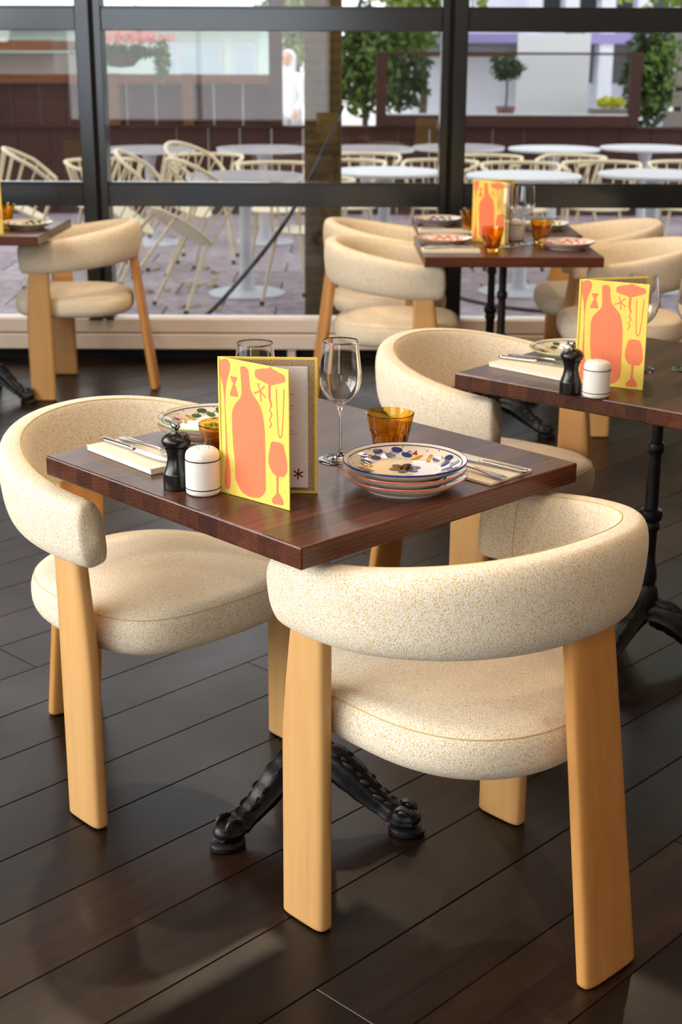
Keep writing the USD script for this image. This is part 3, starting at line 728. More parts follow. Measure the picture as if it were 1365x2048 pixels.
def build_plate(label, loc, rim, leaf, flower, rot=0, painted=True, line=True):
    t = thing('plate', label, 'plate', loc, rot, 'hand-painted side plates')
    prof = [(0, .0035), (.062, .0035), (.064, .0), (.070, .0), (.072, .0045), (.088, .011), (.103, .0205), (.1078, .0243), (.1088, .0258), (.108, .0272), (.1065, .0265)] + PP[-2::-1]
    obj('body', lathe(prof, 72), 'ceramic', t, smooth=50)
    obj('rim_band', lathe([(.1068, .0265), (.1082, .0275), (.1091, .0262), (.1087, .0246), (.1072, .0236), (.1068, .0265)], 72), rim, t, smooth=60)
    if line: obj('ring_line', decal([Point(0, 0).buffer(.1005, 48).difference(Point(0, 0).buffer(.0988, 48))]), 'glaze_ink', t, smooth=False)
    if not painted: return t
    rr = random.Random(5); L, S, O, R, Dk, D = [], [], [], [], [], []
    for s in range(3):
        b = s * 120 + 20
        for k in range(7):
            L.append(ell(.088 if k % 2 else .073, b + k * 12, .0100, .0068, 60 + rr.uniform(-30, 30)))
        S.append(LineString([pol(.081 + .004 * math.sin(k * 1.7), b - 6 + k * 3) for k in range(26)]).buffer(.0006))
        O.append(ell(.070, b + 84, .0135, .0042, 20)); O.append(ell(.066, b - 16, .0125, .0040, -40))
        for q in (-.008, -.004, 0, .004, .008):
            c = pol(.070, b + 84); Dk.append(affinity.rotate(LineString([(c[0] + q, c[1] - .003), (c[0] + q * 1.05, c[1] + .003)]).buffer(.0005), b + 104, origin=c))
        R.append(Polygon([pol(.088, b - 11), pol(.076, b - 7), pol(.074, b - 15)]))
        for k in range(9): D.append(Point(*pol(.0955 - .006 * (k % 3), b + k * 13 + 5)).buffer(.0011))
    for k in range(6): Dk.append(ell(.0165, k * 60 + 10, .012, .0085, 0))
    Dk.append(Point(0, 0).buffer(.008))
    obj('painted_leaves', decal(L), leaf, t, smooth=False, kind='stuff'); obj('painted_stems', decal(S + D), 'glaze_ink', t, smooth=False, kind='stuff')
    obj('painted_sprigs', decal(O), 'glaze_ochre', t, smooth=False, kind='stuff'); obj('painted_buds', decal(R), 'glaze_red', t, smooth=False, kind='stuff')
    obj('painted_flower', decal(Dk, .0009), flower, t, smooth=False, kind='stuff')
    return t


PC = (.1125, 2.4005)
pa = build_plate('bottom plate of the stack of three on the near table, coral rim', (*PC, TT), 'glaze_coral', 'glaze_blue', 'glaze_navy', 0, False, False)
dup(pa, 'middle plate of the stack of three on the near table, coral rim', (PC[0] - .0015, PC[1] + .001, TT + .0125), 40)
pb = build_plate('top plate of the stack on the near table, painted with blue leaves', (PC[0] - .001, PC[1], TT + .025), 'glaze_blue', 'glaze_blue', 'glaze_navy', 65)
P2 = (-.2545, 2.741)
pc = build_plate('lower plate at the back left of the near table with a rust rim', (*P2, TT), 'glaze_rust', 'glaze_green', 'glaze_green', 0, False, False)
pd = build_plate('upper plate at the back left of the near table painted with green leaves', (*P2, TT + .0125), 'glaze_lime', 'glaze_green', 'glaze_green', 150)
dup(pd, 'green-leaf plate behind the pepper mill on the right-edge table', (.577, 3.508, TT), 150)
pe = build_plate('pink patterned plate at the front left of the far table', (.402, 5.66, TT), 'glaze_coral', 'glaze_coral', 'glaze_red', 20)
dup(pb, 'blue patterned plate at the back left of the far table', (.42, 6.34, TT), 20)
dup(pe, 'coral patterned plate at the front right of the far table', (.868, 5.56, TT), 120)
dup(pd, 'green-leaf plate at the back right of the far table', (.86, 6.17, TT), 120)
dup(pd, 'pale plate on the table at the left edge', (-1.335, 6.12, TT), 10)

# napkins and cutlery
def build_napkin(label, loc, rot, L, Wd, layers, th):
    t = thing('napkin', label, 'napkin', loc, rot, 'folded cloth napkins')
    pts = []; z = th / 2
    for k in range(layers):
        a = [(Wd - .001 * k, z), (.003, z)] if k % 2 == 0 else [(.003, z), (Wd - .001 * k, z)]
        pts += a; z += th
    sh = LineString(pts).buffer(th * .46, quad_segs=4).union(sbox(.002, th * .2, Wd - .004, th * (layers - .3)))
    m = extr(sh, L); m = T(m, frame((0, 0, 0), (0, 1, 0), (0, 0, 1), (1, 0, 0)))       # profile in y-z, run along x
    obj('folded_cloth', m, 'napkin_cloth', t, smooth=30)
    obj('hem', tube([(.0, .001, th * layers), (L / 2, .001, th * layers), (L, .001, th * layers)], th * .35, 6), 'napkin_cloth', t)
    return t


def build_knife(label, loc, rot):
    t = thing('knife', label, 'knife', loc, rot, 'steel table knives')
    hp = spline([(0, .0062), (.012, .0072), (.04, .0064), (.075, .0050), (.092, .0046), (.1, .0052)], 22)
    rows = []; a = np.arange(14) * 2 * PI / 14
    for x, w in hp:
        k = min(1, max(.05, x / .006)) ** .5
        rows.append(np.c_[np.full(14, x), np.cos(a) * w * k, .0048 + np.sin(a) * .0045 * k])
    rows.append(np.c_[np.full(14, .106), np.cos(a) * .0035, .0048 + np.sin(a) * .0025])
    v = np.vstack(rows + [rows[0].mean(0)[None], rows[-1].mean(0)[None]]); n = len(rows); f = []
    for i in range(n - 1):
        for q in range(14): r = (q + 1) % 14; f += [(i * 14 + q, i * 14 + r, (i + 1) * 14 + r), (i * 14 + q, (i + 1) * 14 + r, (i + 1) * 14 + q)]
    for q in range(14): r = (q + 1) % 14; f += [(n * 14, r, q), (n * 14 + 1, (n - 1) * 14 + q, (n - 1) * 14 + r)]
    m = trimesh.Trimesh(v, f, process=False)
    if m.volume < 0: m.invert()
    obj('handle', m, 'steel_handle', t, smooth=50)
    bl = Polygon([(.103, -.0035), (.112, -.0085), (.15, -.0098), (.19, -.0095), (.208, -.006), (.215, .002), (.212, .0055), (.19, .0068), (.11, .0058), (.103, .004)]).buffer(.001).buffer(-.001)
    obj('blade', extr(bl, .0014, .0035), 'steel', t, smooth=20)
    return t


def build_fork(label, loc, rot):
    t = thing('fork', label, 'fork', loc, rot, 'steel table forks')
    def zc(x): return np.interp(x, [0, .03, .09, .125, .15, .165, .2], [.0036, .0042, .0068, .0066, .0030, .0028, .0085])
    h = Polygon([(0, -.004), (.004, -.0085), (.02, -.0092), (.05, -.006), (.1, -.003), (.13, -.003), (.13, .003), (.1, .003), (.05, .006), (.02, .0092), (.004, .0085), (0, .004)]).buffer(.002).buffer(-.002)
    hd = [Polygon([(.127, -.003), (.14, -.0075), (.152, -.0115), (.16, -.0122), (.16, .0122), (.152, .0115), (.14, .0075), (.127, .003)])]
    hd += [sbox(.158, y - .0016, .2, y + .0016) for y in (-.0105, -.0035, .0035, .0105)]
    def bend(pg, th):
        m = trimesh.creation.extrude_polygon(shapely.union_all(pg).segmentize(.006), th, engine='earcut')
        m = m.subdivide_to_size(.012) if False else m
        v = m.vertices.copy(); v[:, 2] += zc(v[:, 0]); m.vertices = v; return m
    obj('handle', bend([h], .0026), 'steel_handle', t, smooth=30); obj('tines', bend(hd, .0018), 'steel', t, smooth=30)
    return t


def dirdeg(a, b): return math.degrees(math.atan2(b[1] - a[1], b[0] - a[0]))
NL = build_napkin('cream folded napkin on the left of the near table under knife and fork', (-.4867, 2.6296, TT), dirdeg((-.4867, 2.6296), (-.3445, 2.4661)), .217, .098, 4, .0027)
NR = build_napkin('cream folded napkin at the right corner of the near table, beside the stacked plates', (.348, 2.4964, TT), dirdeg((.348, 2.4964), (.198, 2.637)), .200, .122, 2, .0022)
K1 = build_knife('knife on the left napkin of the near table', (-.4603, 2.6615, TT + .0112), dirdeg((-.4603, 2.6627), (-.3733, 2.5678)))
K2 = dup(K1, 'knife on the right napkin of the near table, handle towards the corner', (.3375, 2.4660, TT + .0050), dirdeg((.3315, 2.4601), (.246, 2.5302)))
F1 = build_fork('fork on the left napkin of the near table', (-.4276, 2.6665, TT + .0112), dirdeg((-.4276, 2.6632), (-.331, 2.563)))
F2 = dup(F1, 'fork on the right napkin of the near table, tines behind the plates', (.2920, 2.4225, TT + .0050), dirdeg((.2948, 2.4283), (.190, 2.5447)))
dup(NL, 'cream folded napkin on the right-edge table before the green-leaf plate', (.3561, 3.3977, TT), dirdeg((.3561, 3.3977), (.4936, 3.2569)))
dup(K1, 'knife on the napkin of the right-edge table', (.3835, 3.445, TT + .0112), dirdeg((.3872, 3.4413), (.4717, 3.3849)))
dup(F1, 'fork on the napkin of the right-edge table', (.412, 3.468, TT + .0112), dirdeg((.40, 3.46), (.515, 3.37)))
dup(NL, 'folded napkin at the front left of the far table', (.302, 5.395, TT), 0)
dup(K1, 'knife on the front left napkin of the far table', (.305, 5.43, TT + .0112), 2)
dup(F1, 'fork on the front left napkin of the far table', (.315, 5.465, TT + .0112), 3)
dup(NL, 'folded napkin at the back left of the far table', (.32, 6.0, TT), 0)
dup(K1, 'knife on the back left napkin of the far table', (.325, 6.04, TT + .0112), 2)

# ------------------------------------------------------------------ terrace
tf = obj('terrace_floor', bx(-5, 5.5, 7.12, 13.7, -.08, -.012), 'joint', kind='structure', smooth=False, label='grey-mauve paved terrace beyond the window')
prg = random.Random(9)
for j in range(14):
    y0 = 7.14 + j * .468
    for i in range(16):
        x0 = -4.98 + i * .656 + (.328 if j % 2 else 0)
        x1 = min(x0 + .646, 5.48)
        if x1 - x0 < .1: continue
        dz = prg.uniform(-.002, 0)
        obj('paver', cbox(x0, x1, y0, y0 + .458, -.012, dz, .003), prg.choice(['paver', 'paver', 'paver_dark']), tf, smooth=False)
po = thing('timber_post', 'square weathered timber post just outside the middle window bay', 'post', (-.105, 8.0, 0))
obj('shaft', cbox(-.1, .1, -.1, .1, .0, 3.2, .006), 'post_timber', po, smooth=False)
obj('fixing_bracket', cbox(-.108, .108, -.108, .108, 0, .05, .003), 'gasket', po, smooth=False)
cb = spline([(.0, 7.86, 1.19), (-.12, 7.80, .92), (-.30, 7.74, .60), (-.56, 7.66, .28), (-.93, 7.58, .008), (-1.05, 7.57, .008)], 50)
obj('cable', tube(cb, .012, 8), 'cable_black', smooth=60, label='dark cable slanting from the timber post down to the terrace floor', cat='cable')
cb2 = spline([(.66, 9.3, .008), (.8, 8.72, .008), (1.05, 8.45, .008), (1.35, 8.3, .008), (1.6, 8.2, .008)], 40)
obj('cable', tube(cb2, .012, 8), 'cable_black', smooth=60, label='dark cable lying on the terrace floor behind the far table legs', cat='cable')


def build_wire_chair(label, loc, rot, rx=0, ry=0):
    t = thing('terrace_chair', label, 'chair', loc, rot, 'cream wire terrace chairs', rx, ry)
    st = lathe([(0, .435), (.15, .432), (.2, .437), (.207, .444), (.203, .451), (.15, .447), (0, .449)], 36); obj('seat', st, 'wire_cream', t, smooth=40)
    for sx, sy in ((1, 1), (-1, 1), (1, -1), (-1, -1)):
        l = obj('leg', tube([(sx * .135, sy * .13, .44), (sx * .20, sy * .20, .02)], .0105, 8), 'wire_cream', t, smooth=60)
        obj('foot', lathe([(0, 0), (.014, 0), (.014, .022), (0, .024)], 12), 'foot_black', l) if False else obj('foot', tube([(sx * .199, sy * .199, .024), (sx * .203, sy * .203, 0.0)], .0145, 8), 'foot_black', l, smooth=60)
    def rail(th): c, s = math.cos(th), math.sin(th); return V([.262 * c, .235 * s - .03, .735 - .055 * max(0, s + .15)])
    ths = np.linspace(math.radians(38), math.radians(-218), 44)
    obj('arm_rail', tube([rail(a_) for a_ in ths], .0125, 8), 'wire_cream', t, smooth=60)
    for k in range(11):
        a_ = math.radians(22 - k * 22.4); p = rail(a_); q = V([.185 * math.cos(a_), .185 * math.sin(a_) - .005, .442])
        obj('spindle', tube([q, p], .0058, 6), 'wire_cream', t, smooth=60)
    for th in (ths[0], ths[-1]):
        p = rail(th); obj('arm_support', tube([p, (p[0] * .82, .14, .442)], .009, 6), 'wire_cream', t, smooth=60)
    return t


def build_round_table(label, loc, top='table_white', r=.36, br=.26):
    t = thing('terrace_table', label, 'table', loc, 0, 'round terrace tables')
    if top == 'slats':
        disc = m3.Manifold.cylinder(.022, r, r, 56)
        for i in range(12):
            y0 = -r + 2 * r * i / 12
            m = disc ^ m3.Manifold.cube((3, 2 * r / 12 - .006, 1), True).translate((0, y0 + r / 12, 0))
            obj('slat', m.translate((0, 0, .713)), 'slat_grey', t, smooth=30)
        obj('rim', lathe([(r - .004, .708), (r + .004, .708), (r + .004, .734), (r - .004, .734), (r - .004, .708)], 56), 'table_white', t, smooth=30)
    else:
        obj('tabletop', lathe([(0, .712), (r - .006, .712), (r, .717), (r, .730), (r - .006, .735), (0, .735)], 56), top, t, smooth=30)
    obj('pedestal', lathe([(0, .03), (.06, .03), (.045, .06), (.038, .2), (.038, .6), (.06, .69), (.14, .71), (0, .711)], 32), 'pedestal_white', t, smooth=40)
    obj('base_disc', lathe([(0, 0), (br, 0), (br, .012), (br - .03, .02), (.06, .03), (0, .031)], 48), 'pedestal_white', t, smooth=30)
    return t


b1 = build_round_table('slatted round terrace table behind the middle window bay, left of the timber post', (-.60, 9.0, 0), 'slats', .36, .24)
b2 = build_round_table('white round terrace table between the timber post and the right mullion', (.27, 9.35, 0))
dup(b2, 'white round terrace table just right of the right mullion, behind the far menu', (1.13, 9.1, 0), 0)
dup(b2, 'white round terrace table at the right edge of the picture', (1.98, 9.25, 0), 0)
dup(b2, 'white round terrace table in the second row, right of the right mullion', (1.67, 11.6, 0), 0)
dup(b2, 'white round terrace table in the second row at far right', (2.42, 11.75, 0), 0)
dup(b1, 'slatted round terrace table in the second row behind the timber post', (.20, 11.55, 0), 0)
dup(b1, 'slatted round terrace table in the second row straddling the right mullion', (.93, 11.75, 0), 20)
dup(b1, 'slatted round terrace table in the second row behind the middle bay', (-.62, 11.5, 0), 0)
dup(b1, 'slatted round terrace table in the second row behind the tipped chairs', (-1.5, 11.4, 0), 0)
w0 = build_wire_chair('cream wire chair drawn up behind the slatted table, left of the timber post', (-.44, 9.74, 0), 178)
WC = [('cream wire chair beyond the middle bay with its rail highest, left of centre', (-.98, 10.5, 0), 180, 0, 0),
      ('cream wire chair in front of the timber post foot, facing the slatted table', (-.20, 8.62, 0), 52, 0, 0),
      ('cream wire chair behind the white table at the right mullion, rail showing above it', (.16, 10.62, 0), 185, 0, 0),
      ('cream wire chair close behind the white table right of the timber post', (.03, 9.98, 0), 175, 0, 0),
      ('cream wire chair partly hidden by the right mullion', (.66, 10.02, 0), 160, 0, 0),
      ('cream wire chair right of the right mullion, rail above the far menu', (1.02, 10.5, 0), 170, 0, 0),
      ('cream wire chair close behind the white table right of the mullion', (1.20, 9.83, 0), 180, 0, 0),
      ('cream wire chair in the right bay turned half away, behind two others', (1.62, 10.55, 0), 130, 0, 0),
      ('cream wire chair between the two white tables at right', (1.76, 9.95, 0), 170, 0, 0),
      ('cream wire chair at the right edge behind the last white table', (2.36, 9.98, 0), 180, 0, 0),
      ('cream wire chair tipped forward against the slatted table, nearest of the tipped group', (-1.16, 8.33, .118), -56, -36, 0),
      ('cream wire chair tipped forward against the slatted table, behind the nearest tipped one', (-1.62, 9.12, .118), -92, -36, 0),
      ('cream wire chair tipped forward beside the left mullion, farthest of the tipped group', (-1.28, 9.95, .1), -112, -30, 0),
      ('cream wire chair at the left edge beyond the left bay', (-2.25, 9.3, .09), -80, -27, 0),
      ('cream wire chair upright behind the left mullion', (-1.62, 10.0, 0), -150, 0, 0)]
for lb, loc, rot, rx, ry in WC: dup(w0, lb, loc, rot, None, rx, ry)
for k in range(26):
    cx, cy = [(-.6, 8.9), (-1.3, 9.6), (.98, 9.0), (-.6, 8.9)][k % 4]
    a_ = prg.uniform(0, 6.28); d_ = prg.uniform(.45, .68)
    if k == 0:
        lf = thing('fallen_leaf', 'dry brown leaf fallen on the terrace paving', 'leaf', (cx + d_ * math.cos(a_), cy + d_ * .8 * math.sin(a_), 0), 20, 'dry leaves on the terrace')
        g = Polygon([(0, 0), (.012, .018), (.03, .026), (.05, .02), (.075, 0), (.05, -.02), (.03, -.026), (.012, -.018)]).segmentize(.01)
        m = trimesh.creation.extrude_polygon(g, .0015, engine='earcut'); v_ = m.vertices.copy(); v_[:, 2] += .003 + 6 * v_[:, 1] ** 2 + .012 * np.sin(v_[:, 0] * 50) ** 2; m.vertices = v_
        obj('blade', m, 'dry_leaf', lf, smooth=30); obj('stalk', tube([(-.025, 0, .004), (0, 0, .004)], .0012, 5), 'dry_leaf', lf)
    else:
        dup(lf, 'dry brown leaf fallen on the terrace paving', (cx + d_ * math.cos(a_), cy + d_ * .8 * math.sin(a_), .001), prg.uniform(0, 360), 'dry leaves on the terrace')

# low wall and timber screens at the end of the terrace
lw = thing('terrace_wall', 'low dark red timber wall closing the end of the terrace', 'wall', (0, 13.5, 0))
for i in range(36):
    x0 = -5 + i * .29
    obj('board', cbox(x0, x0 + .284, 0, .05, 0, .775, .003), 'red_timber', lw, smooth=False)
obj('coping', cbox(-5, 5.5, -.04, .1, .775, .80, .004), 'red_timber', lw, smooth=False)
sc = thing('timber_screen', 'dark brown boarded timber screen on the low wall at left', 'screen', (0, 13.4, 0))
for i in range(15):
    x0 = -4.6 + i * .264
    obj('board', cbox(x0, x0 + .258, .08, .11, .80, 1.16, .003), 'red_timber', sc, smooth=False)
obj('top_rail', cbox(-4.6, -.66, .03, .14, 1.16, 1.245, .004), 'brown_timber', sc, smooth=False)
for x0 in (-4.5, -3.3, -2.12, -1.45): obj('post', cbox(x0, x0 + .1, .02, .15, .80, 1.25, .004), 'brown_timber', sc, smooth=False)
obj('corner_post', cbox(-.665, -.545, .02, .15, .8, 2.9, .004), 'red_timber', sc, smooth=False)
obj('beam', cbox(-4.6, 5.2, .02, .15, 2.75, 2.95, .004), 'brown_timber', sc, smooth=False)
ws = thing('glass_windbreak', 'dark red framed glass windbreak on the low wall at right', 'windbreak', (0, 13.4, 0))
for x0 in (.30, 2.59): obj('post', cbox(x0, x0 + .095, 0, .09, .80, 1.445, .004), 'red_timber', ws, smooth=False)
obj('bottom_rail', cbox(.395, 2.59, 0, .09, .80, .90, .004), 'red_timber', ws, smooth=False)
obj('top_rail', cbox(.395, 2.59, .02, .06, 1.425, 1.445, .003), 'red_timber', ws, smooth=False)
obj('pane', bx(.395, 2.59, .035, .043, .90, 1.425), 'outdoor_glass', ws, smooth=False)
obj('bead', cbox(.395, 2.59, .01, .03, .90, .915, .003), 'table_white', ws, smooth=False)

# ------------------------------------------------------------------ beyond the terrace
obj('ground', bx(-40, 40, 13.7, 90, -.3, -.02), 'pavement', kind='structure', smooth=False, label='sunlit pale pavement beyond the terrace')


def foliage(c, r, n, s, seed, flat=.6):
    g = np.random.default_rng(seed); u = g.normal(size=(n, 3)); u /= np.linalg.norm(u, axis=1, keepdims=True)
    p = u * (g.random((n, 1)) ** .4) * V(r)
    lump = meshkit.noise(p * 3.0 / max(r), seed); p *= (.75 + .5 * lump)[:, None]
    p = p + V(c)
    a_ = g.normal(size=(n, 3)); a_ /= np.linalg.norm(a_, axis=1, keepdims=True); b_ = np.cross(a_, g.normal(size=(n, 3))); b_ /= np.linalg.norm(b_, axis=1, keepdims=True)
    n_ = np.cross(a_, b_); k = s * g.uniform(.7, 1.3, (n, 1))
    v = np.stack([p - a_ * k, p - b_ * k * .45 + n_ * k * .1, p + a_ * k, p + b_ * k * .45 + n_ * k * .1], 1).reshape(-1, 3)
    i = np.arange(n) * 4
    f = np.vstack([np.c_[i, i + 1, i + 2], np.c_[i, i + 2, i + 3]])
    return trimesh.Trimesh(v, f, process=False)


def shrub(name, label, cat_, loc, blobs, stem, group=None):
    t = thing(name, label, cat_, loc, 0, group)
    for i, (c, r, n, s, mt) in enumerate(blobs):
        obj('foliage', foliage(c, r, n, s, i + 17), mt, t, smooth=False, kind='stuff')
    if stem:
        for q in stem: obj('stem', tube(q[0], q[1], 8), 'bark', t, smooth=60)
    return t


shrub('shrub', 'bushy dark green shrub beyond the terrace wall, right of the timber post', 'shrub', (.22, 15.4, -.02), [((0, 0, 1.35), (.36, .35, .55), 1500, .055, 'dark_leaf'), ((.0, -.12, 1.35), (.36, .3, .5), 700, .05, 'mid_leaf'), ((.45, .1, 1.65), (.38, .3, .2), 700, .055, 'mid_leaf')], [([(0, 0, 0), (.02, 0, .6), (0, 0, 1.2)], [.04, .035, .02])])
shrub('shrub', 'tall leafy shrub at the right edge beyond the windbreak', 'shrub', (3.08, 15.0, -.02), [((0, 0, 1.25), (.26, .3, .55), 1400, .055, 'dark_leaf'), ((.05, -.1, 1.35), (.24, .3, .45), 500, .05, 'mid_leaf')], [([(0, 0, 0), (.02, 0, .5), (0, 0, 1.1)], [.03, .03, .02])])
shrub('shrub', 'dark shrub showing through the windbreak glass at left', 'shrub', (.62, 16.5, -.02), [((0, 0, 1.2), (.38, .3, .38), 900, .06, 'dark_leaf')], [([(0, 0, 0), (.02, 0, .5), (0, 0, 1.1)], [.03, .03, .02])])
shrub('shrub', 'shrub with dark leaves between the white columns at right', 'shrub', (2.62, 17.0, -.02), [((0, 0, 1.25), (.16, .2, .55), 800, .05, 'dark_leaf')], [([(0, 0, 0), (.02, 0, .5), (0, 0, 1.1)], [.03, .03, .02])])
shrub('tree', 'sunlit olive-green tree far beyond, left of the timber post', 'tree', (-.95, 30, -.02), [((0, 0, 2.1), (.8, .8, 1.1), 2200, .08, 'olive_leaf'), ((.2, -.3, 2.1), (.7, .6, 1.0), 900, .08, 'light_leaf')], [([(0, 0, 0), (.05, 0, .7), (0, 0, 1.6)], [.1, .09, .05])])
shrub('tree', 'leafy tree above the windbreak, its crown at the top edge of the picture', 'tree', (1.0, 19, -.02), [((0, 0, 2.75), (1.1, .8, .85), 3000, .09, 'mid_leaf'), ((0, -.3, 2.7), (1.0, .6, .75), 1300, .09, 'light_leaf')], [([(0, .2, 0), (.05, .2, .9), (0, .1, 2.4)], [.06, .05, .04])])
shrub('tree', 'leafy tree at the top right corner of the picture', 'tree', (5.0, 19.5, -.02), [((0, 0, 5.6), (2.5, 1.5, 4.0), 9000, .15, 'mid_leaf'), ((-.3, -.4, 5.4), (2.2, 1.2, 3.6), 3000, .14, 'light_leaf')], [([(0, .2, 0), (.05, .2, .9), (0, .1, 3.4)], [.06, .05, .04])])
hb = thing('hanging_basket', 'hanging basket of trailing greenery and pale pink flowers, left of the middle bay', 'hanging basket', (-1.78, 12.0, 1.38))
obj('basket', lathe([(0, -.06), (.1, -.05), (.17, .02), (.18, .05), (0, .05)], 20), 'bark', hb)
obj('foliage', foliage((0, 0, .06), (.36, .2, .05), 500, .035, 3), 'dark_leaf', hb, smooth=False, kind='stuff')
obj('trailing_stems', foliage((.33, 0, .0), (.07, .1, .17), 220, .03, 4), 'mid_leaf', hb, smooth=False, kind='stuff')
obj('flowers', foliage((.05, 0, .17), (.40, .2, .06), 420, .025, 5), 'pink_petal', hb, smooth=False, kind='stuff')
for s in (-1, 1): obj('hanger', tube([(s * .17, 0, .05), (0, 0, 1.75)], .005, 5), 'cable_black', hb)
pt = thing('potted_tree', 'small round-headed tree in a mauve pot behind the windbreak', 'potted tree', (1.56, 14.2, -.02))
obj('pot', lathe([(0, .70), (.075, .70), (.085, .94), (.095, .94), (.095, .97), (.08, .97), (.075, .93), (0, .93)], 24), 'terracotta', pt)
obj('pot_stand', cbox(-.1, .1, -.1, .1, 0, .70, .004), 'wall_grey', pt, smooth=False)
obj('stem', tube([(0, 0, .93), (.01, 0, 1.1), (0, 0, 1.3)], .009, 8), 'bark', pt)
obj('foliage', foliage((0, 0, 1.32), (.17, .17, .12), 420, .03, 8), 'dark_leaf', pt, smooth=False, kind='stuff')
pl = thing('planter_box', 'grey planter box of yellow-green flowers behind the windbreak', 'planter', (2.62, 14.5, -.02))
obj('box', cbox(-.2, .2, -.12, .12, 0, .94, .005), 'wall_grey', pl, smooth=False)
obj('flowers', foliage((0, 0, 1.0), (.16, .12, .05), 260, .03, 9), 'yellow_leaf', pl, smooth=False, kind='stuff')
bu = thing('flower_bucket', 'white bucket of white flowers at the right edge on the low wall', 'bucket', (3.24, 13.52, .80))
obj('bucket', lathe([(0, 0), (.05, 0), (.065, .13), (.06, .13), (.048, .01), (0, .01)], 24), 'table_white', bu)
obj('flowers', foliage((0, 0, .15), (.07, .07, .03), 160, .018, 12), 'white_petal', bu, smooth=False, kind='stuff')
fe = thing('slatted_fence', 'grey fence of horizontal boards at the right edge beyond the shrub', 'fence', (0, 15.6, 0))
for i in range(9): obj('slat', cbox(3.38, 4.8, 0, .03, .1 + i * .2, .1 + i * .2 + .155, .004), 'wall_grey', fe, smooth=False)
for x0 in (3.5, 4.6): obj('post', cbox(x0, x0 + .08, .03, .11, 0, 1.95, .004), 'red_timber', fe, smooth=False)
pn = thing('white_panel', 'white fabric screen panel standing behind the windbreak', 'screen', (2.1, 14.9, 0))
obj('panel', cbox(-.36, .36, 0, .02, .62, 1.62, .004), 'fabric_white', pn, smooth=False)
for s in (-.34, .34): obj('leg', cbox(s - .02, s + .02, .02, .05, 0, 1.62, .003), 'table_white', pn, smooth=False)

# buildings
wb = thing('building', 'white building with lilac-shaded bays far beyond the windbreak', 'building', (0, 26, 0))
obj('wall', bx(1.2, 12, 0, 4, -.02, 9), 'white_render', wb, smooth=False)
for i in range(7):
    x0 = 3.15 + i * .62
    obj('pilaster', cbox(x0, x0 + .24, -.35, 0, -.02, 9, .01), 'white_render', wb, smooth=False)
    f_ = obj('window', bx(x0 + .28, x0 + .58, -.02, .02, .9, 1.55), 'window_dark', wb, smooth=False)
    obj('window', bx(x0 + .28, x0 + .58, -.02, .02, 2.0, 3.6), 'window_dark', wb, smooth=False)
obj('canopy', cbox(1.2, 3.2, -1.6, 0, 1.34, 1.42, .01), 'bark', wb, smooth=False)
obj('string_course', cbox(1.2, 12, -.4, 0, 1.55, 1.72, .01), 'lilac_render', wb, smooth=False)
gb = thing('building', 'pale mint green single-storey building with white-framed windows at left', 'building', (0, 24, 0))
obj('wall', bx(-9.5, -1.3, 0, 4, -.02, 1.75), 'mint_render', gb, smooth=False)
obj('roof_edge', cbox(-9.7, -1.1, -.3, 4.2, 1.75, 1.86, .01), 'table_white', gb, smooth=False)
for x0 in (-4.3, -3.0, -2.65, -1.75):
    w_ = .36 if x0 != -2.65 else .72
    f_ = obj('window_frame', cbox(x0, x0 + w_, -.05, .02, .75, 1.55, .005), 'table_white', gb, smooth=False)
    obj('glass', bx(x0 + .04, x0 + w_ - .04, -.06, -.05, .8, 1.5), 'window_pale', f_, smooth=False)
sh = thing('building', 'low brown-roofed shed at the far left edge', 'building', (0, 21, 0))
obj('wall', bx(-8, -4.05, 0, 2, -.02, 1.38), 'wall_grey', sh, smooth=False)
obj('roof', cbox(-8.2, -4.0, -.4, 2.2, 1.42, 1.56, .01), 'brown_timber', sh, smooth=False)

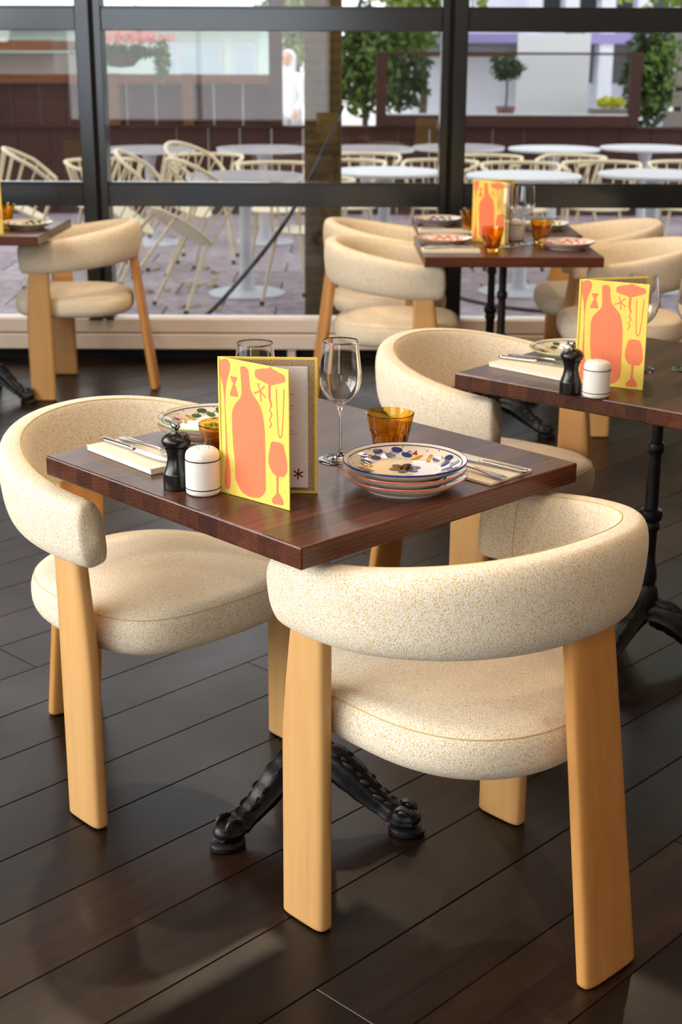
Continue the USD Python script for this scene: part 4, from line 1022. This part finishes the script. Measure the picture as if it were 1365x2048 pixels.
# person in white seen far off beyond the terrace wall
def person():
    S = lambda p, r: m3.Manifold.sphere(r, 20).translate(tuple(p))
    B = lambda a_, ra, b_, rb: m3.Manifold.batch_hull([S(a_, ra), S(b_, rb)])
    body = [B((0, 0, .92), .125, (0, -.02, 1.28), .135), B((-.1, -.02, 1.36), .07, (.12, -.02, 1.34), .07), B((0, 0, 1.3), .1, (-.01, -.02, 1.46), .055)]
    arms = [B((.14, -.02, 1.34), .062, (.20, -.02, 1.08), .05), B((.20, -.02, 1.08), .048, (.17, -.2, .93), .037), B((-.13, -.02, 1.36), .062, (-.20, 0, 1.1), .05), B((-.20, 0, 1.1), .048, (-.21, -.08, .88), .037)]
    up = m3.Manifold.batch_boolean(body + arms, m3.OpType.Add)
    legs = m3.Manifold.batch_boolean([B((-.08, 0, .9), .095, (-.09, -.03, .5), .065), B((-.09, -.03, .5), .062, (-.09, .02, .08), .042), B((.08, 0, .9), .095, (.10, .03, .5), .065), B((.10, .03, .5), .062, (.11, .06, .08), .042)], m3.OpType.Add)
    feet = m3.Manifold.batch_boolean([B((-.09, .03, .035), .035, (-.09, -.13, .03), .03), B((.11, .07, .035), .035, (.12, -.09, .03), .03)], m3.OpType.Add)
    head = m3.Manifold.batch_hull([S((-.02, -.02, 1.60), .085), S((-.02, -.035, 1.56), .07), S((-.02, -.05, 1.515), .045)])
    hd = [head, m3.Manifold.batch_hull([S((-.03, -.105, 1.585), .008), S((-.03, -.12, 1.555), .012)]), S((.06, -.015, 1.575), .018), S((-.10, -.015, 1.575), .018), B((-.02, -.02, 1.42), .05, (-.02, -.02, 1.52), .05)]
    def hand(c, d):
        o_ = [B(c, .03, (c[0] + d[0] * .05, c[1] + d[1] * .05, c[2] - .05), .025)]
        for k in range(4): o_.append(B((c[0] - .024 + k * .016, c[1], c[2] - .06), .009, (c[0] - .028 + k * .019, c[1] - .02, c[2] - .125 + .008 * abs(k - 1.5)), .0075))
        o_.append(B((c[0] - .025, c[1], c[2] - .03), .01, (c[0] - .05, c[1] - .025, c[2] - .075), .009)); return m3.Manifold.batch_boolean(o_, m3.OpType.Add)
    skin = m3.Manifold.batch_boolean(hd + [hand((.165, -.225, .92), (0, -1)), hand((-.21, -.09, .86), (0, -1))], m3.OpType.Add)
    return up, legs, feet, skin


def smooth_m(m, L=.03):
    t = tm(m.refine_to_length(L)); t.merge_vertices(); trimesh.smoothing.filter_taubin(t, iterations=12); return t


upm, lg, ft, sk = person()
pr = thing('person', 'person in a white hooded top standing in the sun beyond the terrace wall', 'person', (-.715, 20.2, -.25), -20)
full_ = m3.Manifold.batch_boolean([upm, lg, sk], m3.OpType.Add)
bd = obj('body', smooth_m(sk, .012), 'skin', pr, smooth=70)
obj('white_top', smooth_m(upm), 'fabric_white', pr, smooth=70); obj('trousers', smooth_m(lg), 'trouser_grey', pr, smooth=70); obj('shoes', smooth_m(ft, .02), 'table_white', pr, smooth=70)
hood = m3.Manifold.batch_hull([m3.Manifold.sphere(.105, 20).translate((-.02, 0, 1.60)), m3.Manifold.sphere(.09, 20).translate((-.02, .03, 1.45))]) - m3.Manifold.batch_hull([m3.Manifold.sphere(.08, 20).translate((-.02, -.07, 1.60)), m3.Manifold.sphere(.06, 20).translate((-.02, -.12, 1.5)), m3.Manifold.sphere(.06, 20).translate((-.02, -.2, 1.56))])
obj('hood', smooth_m(hood, .02), 'fabric_white', pr, smooth=70)
for s in (-1, 1): obj('eye', T(trimesh.creation.icosphere(2, .011), frame((-.02 + s * .032, -.098, 1.59), (1, 0, 0), (0, 1, 0), (0, 0, 1))), 'hair_dark', pr)
obj('mouth', T(trimesh.creation.icosphere(2, .016), frame((-.02, -.094, 1.523), (1.3, 0, 0), (0, .4, 0), (0, 0, .35))), 'brick_red_ink', pr)
